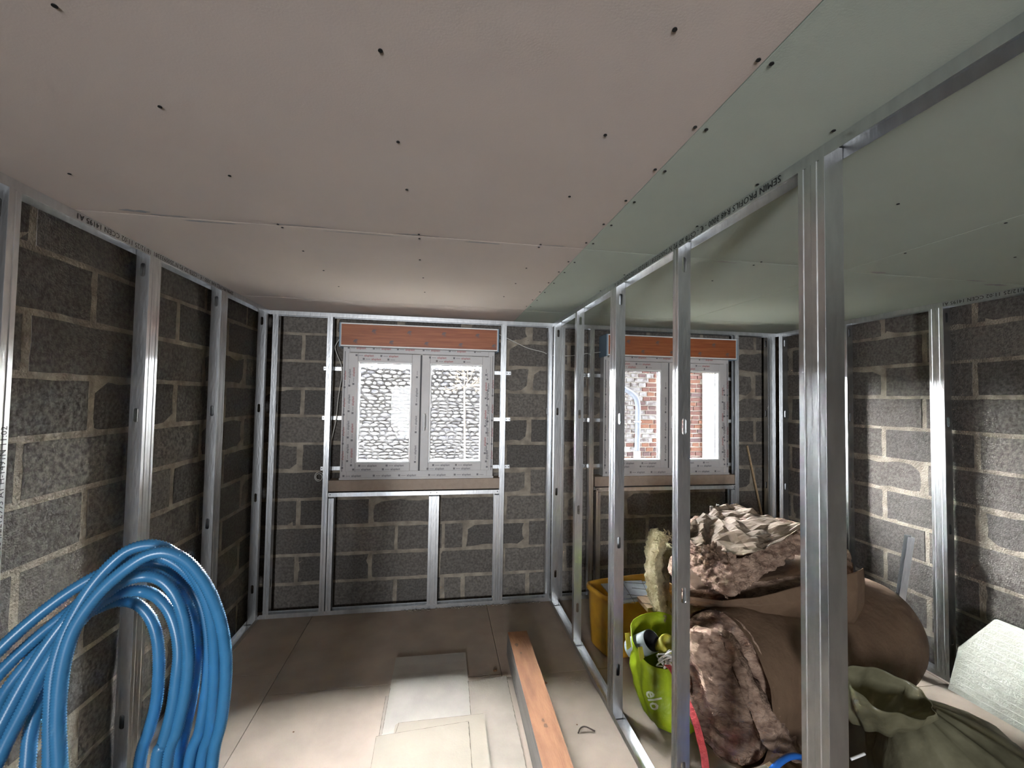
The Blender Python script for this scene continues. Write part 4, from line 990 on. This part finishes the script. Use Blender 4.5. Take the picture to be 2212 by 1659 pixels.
# contents
c_ = at(1408, 1384, 1.93); axp = Vector((.30, -.70, .62)).normalized()
pp = thing('pipe_offcut', 'wide grey pipe offcut with its dark mouth up, standing in the lime bag', 'pipe', c_)
n = 36; s_ = axp.orthogonal().normalized(); b_ = axp.cross(s_); rings = []
for r_, d in ((.050, -.15), (.050, 0), (.047, .001), (.047, -.14)): rings.append([s_*math.cos(2*math.pi*k/n)*r_+b_*math.sin(2*math.pi*k/n)*r_+axp*d for k in range(n)])
v_, f_ = loft(rings[:3]); pyd('pipe_wall', v_, f_, 'pipegrey', pp, True); v_, f_ = loft(rings[2:]); pyd('pipe_bore_shade', v_, f_, 'seal', pp, True)  # bore coloured near black to stand in for the shade inside
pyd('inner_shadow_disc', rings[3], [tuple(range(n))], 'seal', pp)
c_ = at(1444, 1392, 1.90); tr = thing('tape_roll', 'olive yellow roll half sunk in the lime bag beside the grey pipe', 'roll', c_)
axp = Vector((.1, -.55, .8)).normalized(); s_ = axp.orthogonal().normalized(); b_ = axp.cross(s_); rings = []
for r_, d in ((.045, -.05), (.047, -.02), (.045, .01), (.030, .012), (.028, -.03)): rings.append([s_*math.cos(2*math.pi*k/n)*r_+b_*math.sin(2*math.pi*k/n)*r_+axp*d for k in range(n)])
v_, f_ = loft(rings); f_.append(tuple(range(4*n, 5*n))); pyd('roll_body', v_, f_, 'olive', tr, True)
cb = thing('cable_bundle', 'tangled bundle of pale cable loops on top of the lime bag', 'cable', at(1440, 1425, 1.86)); rd = random.Random(2)
for k in range(11):
    ctr = at(1436+rd.uniform(-10, 14), 1420+rd.uniform(-8, 12), 1.86)-cb.location; e1 = Vector((rd.uniform(.5, 1), rd.uniform(-.5, .3), rd.uniform(-.8, .6))).normalized(); e2 = e1.cross(Vector((rd.uniform(-.3, .3), 1, rd.uniform(-.2, .6)))).normalized(); r_ = rd.uniform(.022, .046)
    tubeo('cable_loop', [ctr+e1*math.cos(a)*r_+e2*math.sin(a)*r_*.5+Vector((0, 0, .004*math.sin(2*a))) for a in [i*math.pi/5 for i in range(10)]], .0032, 'cable', cb, 7, True)
# red webbing strap
pts = [at(1441, 1436, 1.80), at(1452, 1446, 1.76), at(1464, 1470, 1.68), at(1480, 1505, 1.60), at(1500, 1550, 1.52), at(1514, 1600, 1.47), at(1524, 1650, 1.43)]
pts.append(Vector((pts[-1].x+.01, pts[-1].y-.02, .012))); pts.append(pts[-1]+Vector((.06, -.05, -.006)))
vs = []; fs = []
wv = Vector((.85, -.3, .12)).normalized()*.0125
rs = tube(pts, .001, 3)[0][::3]
for p in rs: vs += [p-wv, p+wv]
fs = [(2*i, 2*i+1, 2*i+3, 2*i+2) for i in range(len(rs)-1)]
base = Vector(pts[-1]); o = pyd('red_strap', [v-base for v in vs], fs, 'red'); o.location = base; solid(o, .003, 0); tag(o, 'red webbing strap hanging from the lime bag to the floor', 'strap')
# ------------------------------------------------------------------ yellow tub with things on it
tb = thing('yellow_tub', 'yellow plastic tub with rounded corners, behind the slim partition stud', 'tub', (1.19, 2.52, 0)); rz = math.radians(-16); tb.rotation_euler = (0, 0, 0)
ex = Vector((math.cos(math.radians(8)), math.sin(math.radians(8)), 0)); ey = Vector((-math.sin(math.radians(14)), math.cos(math.radians(14)), 0))
org = Vector((.985, 2.365, 0))-tb.location
def rr_ring(z, ins, n=40, lx=.50, ly=.27, out=0):
    ring = []
    for k in range(n):
        a = 2*math.pi*k/n; c_, s2 = math.cos(a), math.sin(a); p_ = 6; q = (abs(c_)**p_+abs(s2)**p_)**(-1/p_)
        ring.append(org+ex*(lx/2+c_*q*(lx/2-ins))+ey*(ly/2+s2*q*(ly/2-ins))+Vector((0, 0, z)))
    return ring
rings = [rr_ring(.002, .03), rr_ring(.02, .018), rr_ring(.20, .009), rr_ring(.335, .003), rr_ring(.34, -.008), rr_ring(.362, -.008), rr_ring(.368, -.002), rr_ring(.366, .010), rr_ring(.30, .016), rr_ring(.06, .03)]
v_, f_ = loft(rings); n = 40; f_.append(tuple(range(n-1, -1, -1))); f_.append(tuple(9*n+k for k in range(n)))
pyd('tub_shell', v_, f_, 'yellow', tb, True)
pl = org+Vector((-.0, .10, .17)); q_ = ey*.045
pyd('dark_sticker', [pl-q_-ex*.006, pl+q_-ex*.006, pl+q_-ex*.004+Vector((0, 0, -.08)), pl-q_-ex*.004+Vector((0, 0, -.08))], [(0, 1, 2, 3)], 'seal', tb)
def flatpiece(name, c4, z0, z1, m, label, cat, grp=None): return slabpoly(name, c4, z0, z1, m, label, cat, grp)
def oz(u, v, z):
    d = unpro(u, v); p = CAM+d*((z-CAM.z)/d.z); return (p.x, p.y)
flatpiece('grey_sheet', [oz(1298, 1258, .385), oz(1400, 1252, .385), oz(1420, 1288, .385), oz(1335, 1300, .385)], .3695, .377, 'slatetile', 'lower grey rectangular sheet on the yellow tub', 'sheet', 'grey sheets on the tub')
flatpiece('grey_sheet', [oz(1325, 1253, .392), oz(1385, 1251, .392), oz(1418, 1284, .392), oz(1345, 1290, .392)], .3775, .385, 'slatetile', 'upper grey rectangular sheet on the yellow tub', 'sheet', 'grey sheets on the tub')
flatpiece('wood_offcut', [oz(1376, 1296, .372), oz(1398, 1293, .372), oz(1420, 1318, .372), oz(1399, 1322, .372)], .3695, .392, 'wood', 'pale wood offcut pointing from the tub to the lime bag', 'wood')
flatpiece('wood_offcut', [oz(1400, 1254, .386), oz(1440, 1252, .386), oz(1445, 1266, .386), oz(1408, 1268, .386)], .3695, .395, 'wood', 'short wood offcut at the back right of the yellow tub', 'wood')
wm = thing('wire_grid', 'thin dark wire grid lying over the grey sheets', 'grid', (1.2, 2.5, .395)); zz = .3935
for a, b in (((1342, 1254), (1372, 1303)), ((1385, 1252), (1414, 1312)), ((1318, 1300), (1372, 1304)), ((1365, 1270), (1420, 1276)), ((1350, 1258), (1405, 1262)), ((1385, 1302), (1440, 1310)), ((1355, 1284), (1430, 1292))):
    pa, pb = oz(*a, zz), oz(*b, zz); tubeo('wire', [Vector((*pa, zz))-wm.location, Vector((*pb, zz+.001))-wm.location], .0014, 'wire', wm, 5)
# ------------------------------------------------------------------ small blue pipe coil in front of the roll
bc = thing('water_pipe_coil', 'coil of smooth bright blue water pipe standing in front of the insulation roll', 'pipe coil', (1.18, 1.27, 0))
def circ3(p1, p2, p3):
    a, b = p2-p1, p3-p1; ax_ = a.cross(b); c_ = p1+(a.length_squared*b.cross(ax_)*-1+b.length_squared*a.cross(ax_)*1)*(-1)/(2*ax_.length_squared)*-1
    return c_
for k, (cx, zt_, r_, yy) in enumerate(((1.135, .345, .168, 1.27), (1.175, .327, .158, 1.245), (1.16, .30, .145, 1.29), (1.19, .30, .145, 1.225))):
    tubeo('pipe_loop', [Vector((cx+math.cos(a)*r_*1.05, yy+.03*math.sin(a*2+k), max(.011, zt_-r_+math.sin(a)*r_)))-bc.location for a in [i*math.pi/9 for i in range(18)]], .0095, 'bluepipe', bc, 12, True)
# ------------------------------------------------------------------ dark plastic sack, lower right
sk = thing('plastic_sack', 'cloudy olive plastic sack with a gathered open neck, in front of the insulation roll', 'sack', (1.75, 1.2, 0))
def sackring(s_, n=64):
    pass
rings = []; n = 64
prof = [(0.002, .30, .22, 1.80, 1.13), (.05, .345, .26, 1.80, 1.13), (.13, .345, .27, 1.79, 1.14), (.22, .32, .26, 1.775, 1.16), (.31, .28, .225, 1.75, 1.18), (.38, .225, .18, 1.72, 1.20), (.43, .16, .13, 1.68, 1.22), (.465, .10, .085, 1.65, 1.24), (.49, .05, .05, 1.63, 1.25)]
for z, rx, ry, cx, cy in prof:
    ring = []
    for k in range(n):
        a = 2*math.pi*k/n; c_, s2 = math.cos(a), math.sin(a)
        wr = 1+.16*noise.noise(Vector((c_*1.6, s2*1.6, z*5)))+.07*noise.noise(Vector((c_*6, s2*6, z*9+4)))
        ring.append(Vector((cx+c_*rx*wr, cy+s2*ry*wr, max(.002, z+.02*noise.noise(Vector((c_*3, s2*3, z*6+9)))))) - sk.location)
    rings.append(ring)
v_, f_ = loft(rings); f_.append(tuple((len(rings)-1)*n+k for k in range(n)))
pyd('sack_film', v_, f_, 'film', sk, True)
inner = [[Vector((p.x*.9-.0, p.y*.9, max(.006, p.z*.9))) for p in r] for r in rings]
v_, f_ = loft(inner); f_.append(tuple((len(rings)-1)*n+k for k in range(n))); M['sackfill'] = mat('dark_sack_filling', (.085, .08, .052), .95, 0, (.022, .024, .02), 9, .8, 30); pyd('sack_contents', v_, f_, 'sackfill', sk, True)
# gathered neck: a flared crumpled funnel
rings = []
A_ = at(1900, 1560, 1.20); B_ = at(1920, 1492, 1.16)
for i, (q, r1, r2) in enumerate(((-.1, .03, .03), (0, .075, .05), (.25, .10, .06), (.5, .125, .07), (.75, .135, .075), (.92, .13, .075), (1.0, .125, .072))):
    ring = []
    c_ = A_.lerp(B_, q)
    for k in range(n):
        a = 2*math.pi*k/n; wr = 1+.22*noise.noise(Vector((math.cos(a)*2.2, math.sin(a)*2.2, q*2)))+.10*math.sin(a*9+q*3)*(1-q*.5)
        ring.append(c_+Vector((math.cos(a)*r1*wr*1.15, math.sin(a)*r2*wr, math.sin(a)*.032*q+.05*math.cos(a)*q*-.6))-sk.location)
    rings.append(ring)
v_, f_ = loft(rings); o = pyd('sack_neck', v_, f_, 'film', sk, True); solid(o, .0015, 0)
tag(tubeo('threaded_rod', [at(1838, 1640, 1.15), at(1868, 1628, 1.15)], .004, 'bead', None, 8), 'short pale rod lying on the sack beside the broad stud', 'rod')
# ------------------------------------------------------------------ right wall items
pn = thing('foam_panel', 'white polystyrene panel with printed grid leaning on the right wall lining', 'panel', (2.74, 1.5, 0))
xb, xt = 2.732, 2.768
def PP(y, z): return Vector((xb+(xt-xb)*z/.46, y, z+.0015))
poly = [PP(1.914, 0), PP(1.875, .24), PP(1.735, .452), PP(.85, .46), PP(.85, 0)]
tk = Vector((-.020, 0, -.001)); vs = [p-pn.location for p in poly]+[p+tk-pn.location for p in poly]; vs = [Vector((v.x, v.y, max(v.z, .001))) for v in vs]
pyd('panel_board', vs, [(0, 1, 2, 3, 4), (9, 8, 7, 6, 5)]+[(i, (i+1) % 5, 5+(i+1) % 5, 5+i) for i in range(5)], 'eps', pn)
k = 0
for z in [.03+.0335*i for i in range(13)]:
    yl = 1.905-z*.17 if z < .24 else 1.875-(z-.24)*.66-.01
    a = PP(yl-.012, z)+tk-pn.location; b = PP(.86, z)+tk-pn.location; h_ = Vector((0, 0, .0028)); o_ = Vector((-.0016, 0, 0))
    vs = [a, b, b+h_, a+h_, a+o_, b+o_, b+o_+h_, a+o_+h_]; pyd('raised_line', vs, [(4, 5, 6, 7), (0, 1, 5, 4), (3, 2, 6, 7), (0, 4, 7, 3)], 'epsline', pn)
# short stud offcut leaning in the corner
t0, t1 = at(1972, 1160, 2.06), at(1945, 1345, 2.10)
d_ = (t1-t0).normalized(); foot = t0+d_*((t0.z-.01)/-d_.z)
of = thing('stud_offcut', 'short stud offcut leaning against the right wall beside the doubled stud', 'stud', foot)
ln = (t0-foot).length; upd = (t0-foot).normalized(); sx = Vector((.55, .83, 0)); sx = (sx-upd*sx.dot(upd)).normalized(); sy = upd.cross(sx)
vs = []; pf = [(-.0175+.0, .03), (-.0175, 0), (-.004, 0), (-.002, .0018), (.002, .0018), (.004, 0), (.0175, 0), (.0175, .03)]
pf = [(-.024, .03), (-.024, 0), (-.006, 0), (-.003, .002), (.003, .002), (.006, 0), (.024, 0), (.024, .03)]
for q in (0, ln): vs += [upd*q+sx*a+sy*b for a, b in pf]
o = pyd('offcut_body', vs, [(i, i+1, i+9, i+8) for i in range(7)], 'steel', of); solid(o, .0009, 0)
# thin batten leaning on the back wall, right
pa, pb = Vector((2.575, 3.252, 1.15)), Vector((2.690, 3.235, .60)); dd = (pb-pa); foot = pa+dd*((pa.z-.006)/-dd.z)
v_, f_ = tube([foot, pa], .008, 4); o = pyd('thin_batten', [v-foot for v in v_], f_, 'wood'); o.location = foot; tag(o, 'thin wooden batten leaning on the back wall right of the right window', 'batten')
# white clip and bits on the top batt
c_ = at(1537, 1098, 2.13); cl = thing('plastic_clip', 'small white plastic clip and wire lying on top of the insulation pile', 'clip', c_)
bm = bmesh.new(); box(bm, (-.008, -.006, -.02), (.008, .006, .012), .002); ob('clip_block', bm, 'white', cl)
tubeo('clip_wire', [Vector((.02, 0, -.01)), Vector((.03, 0, .022)), Vector((.033, 0, .016)), Vector((.044, 0, .018)), Vector((.046, 0, -.008))], .0018, 'white', cl, 6)
# crumbs of mortar along the back track
rd = random.Random(6); bm = bmesh.new()
for k in range(150):
    x = rd.uniform(-.25, .78); y = B-.004-abs(rd.gauss(0, .012)); r_ = rd.uniform(.002, .006)
    bmesh.ops.create_icosphere(bm, subdivisions=1, radius=r_, matrix=Matrix.Translation((x, y, r_*.6)) @ Matrix.Diagonal((1, rd.uniform(.6, 1.2), .7, 1)))
o = ob('mortar_crumbs', bm, 'mortar'); tag(o, 'crumbs of grey mortar along the floor track under the left window', 'crumbs'); o['kind'] = 'stuff'
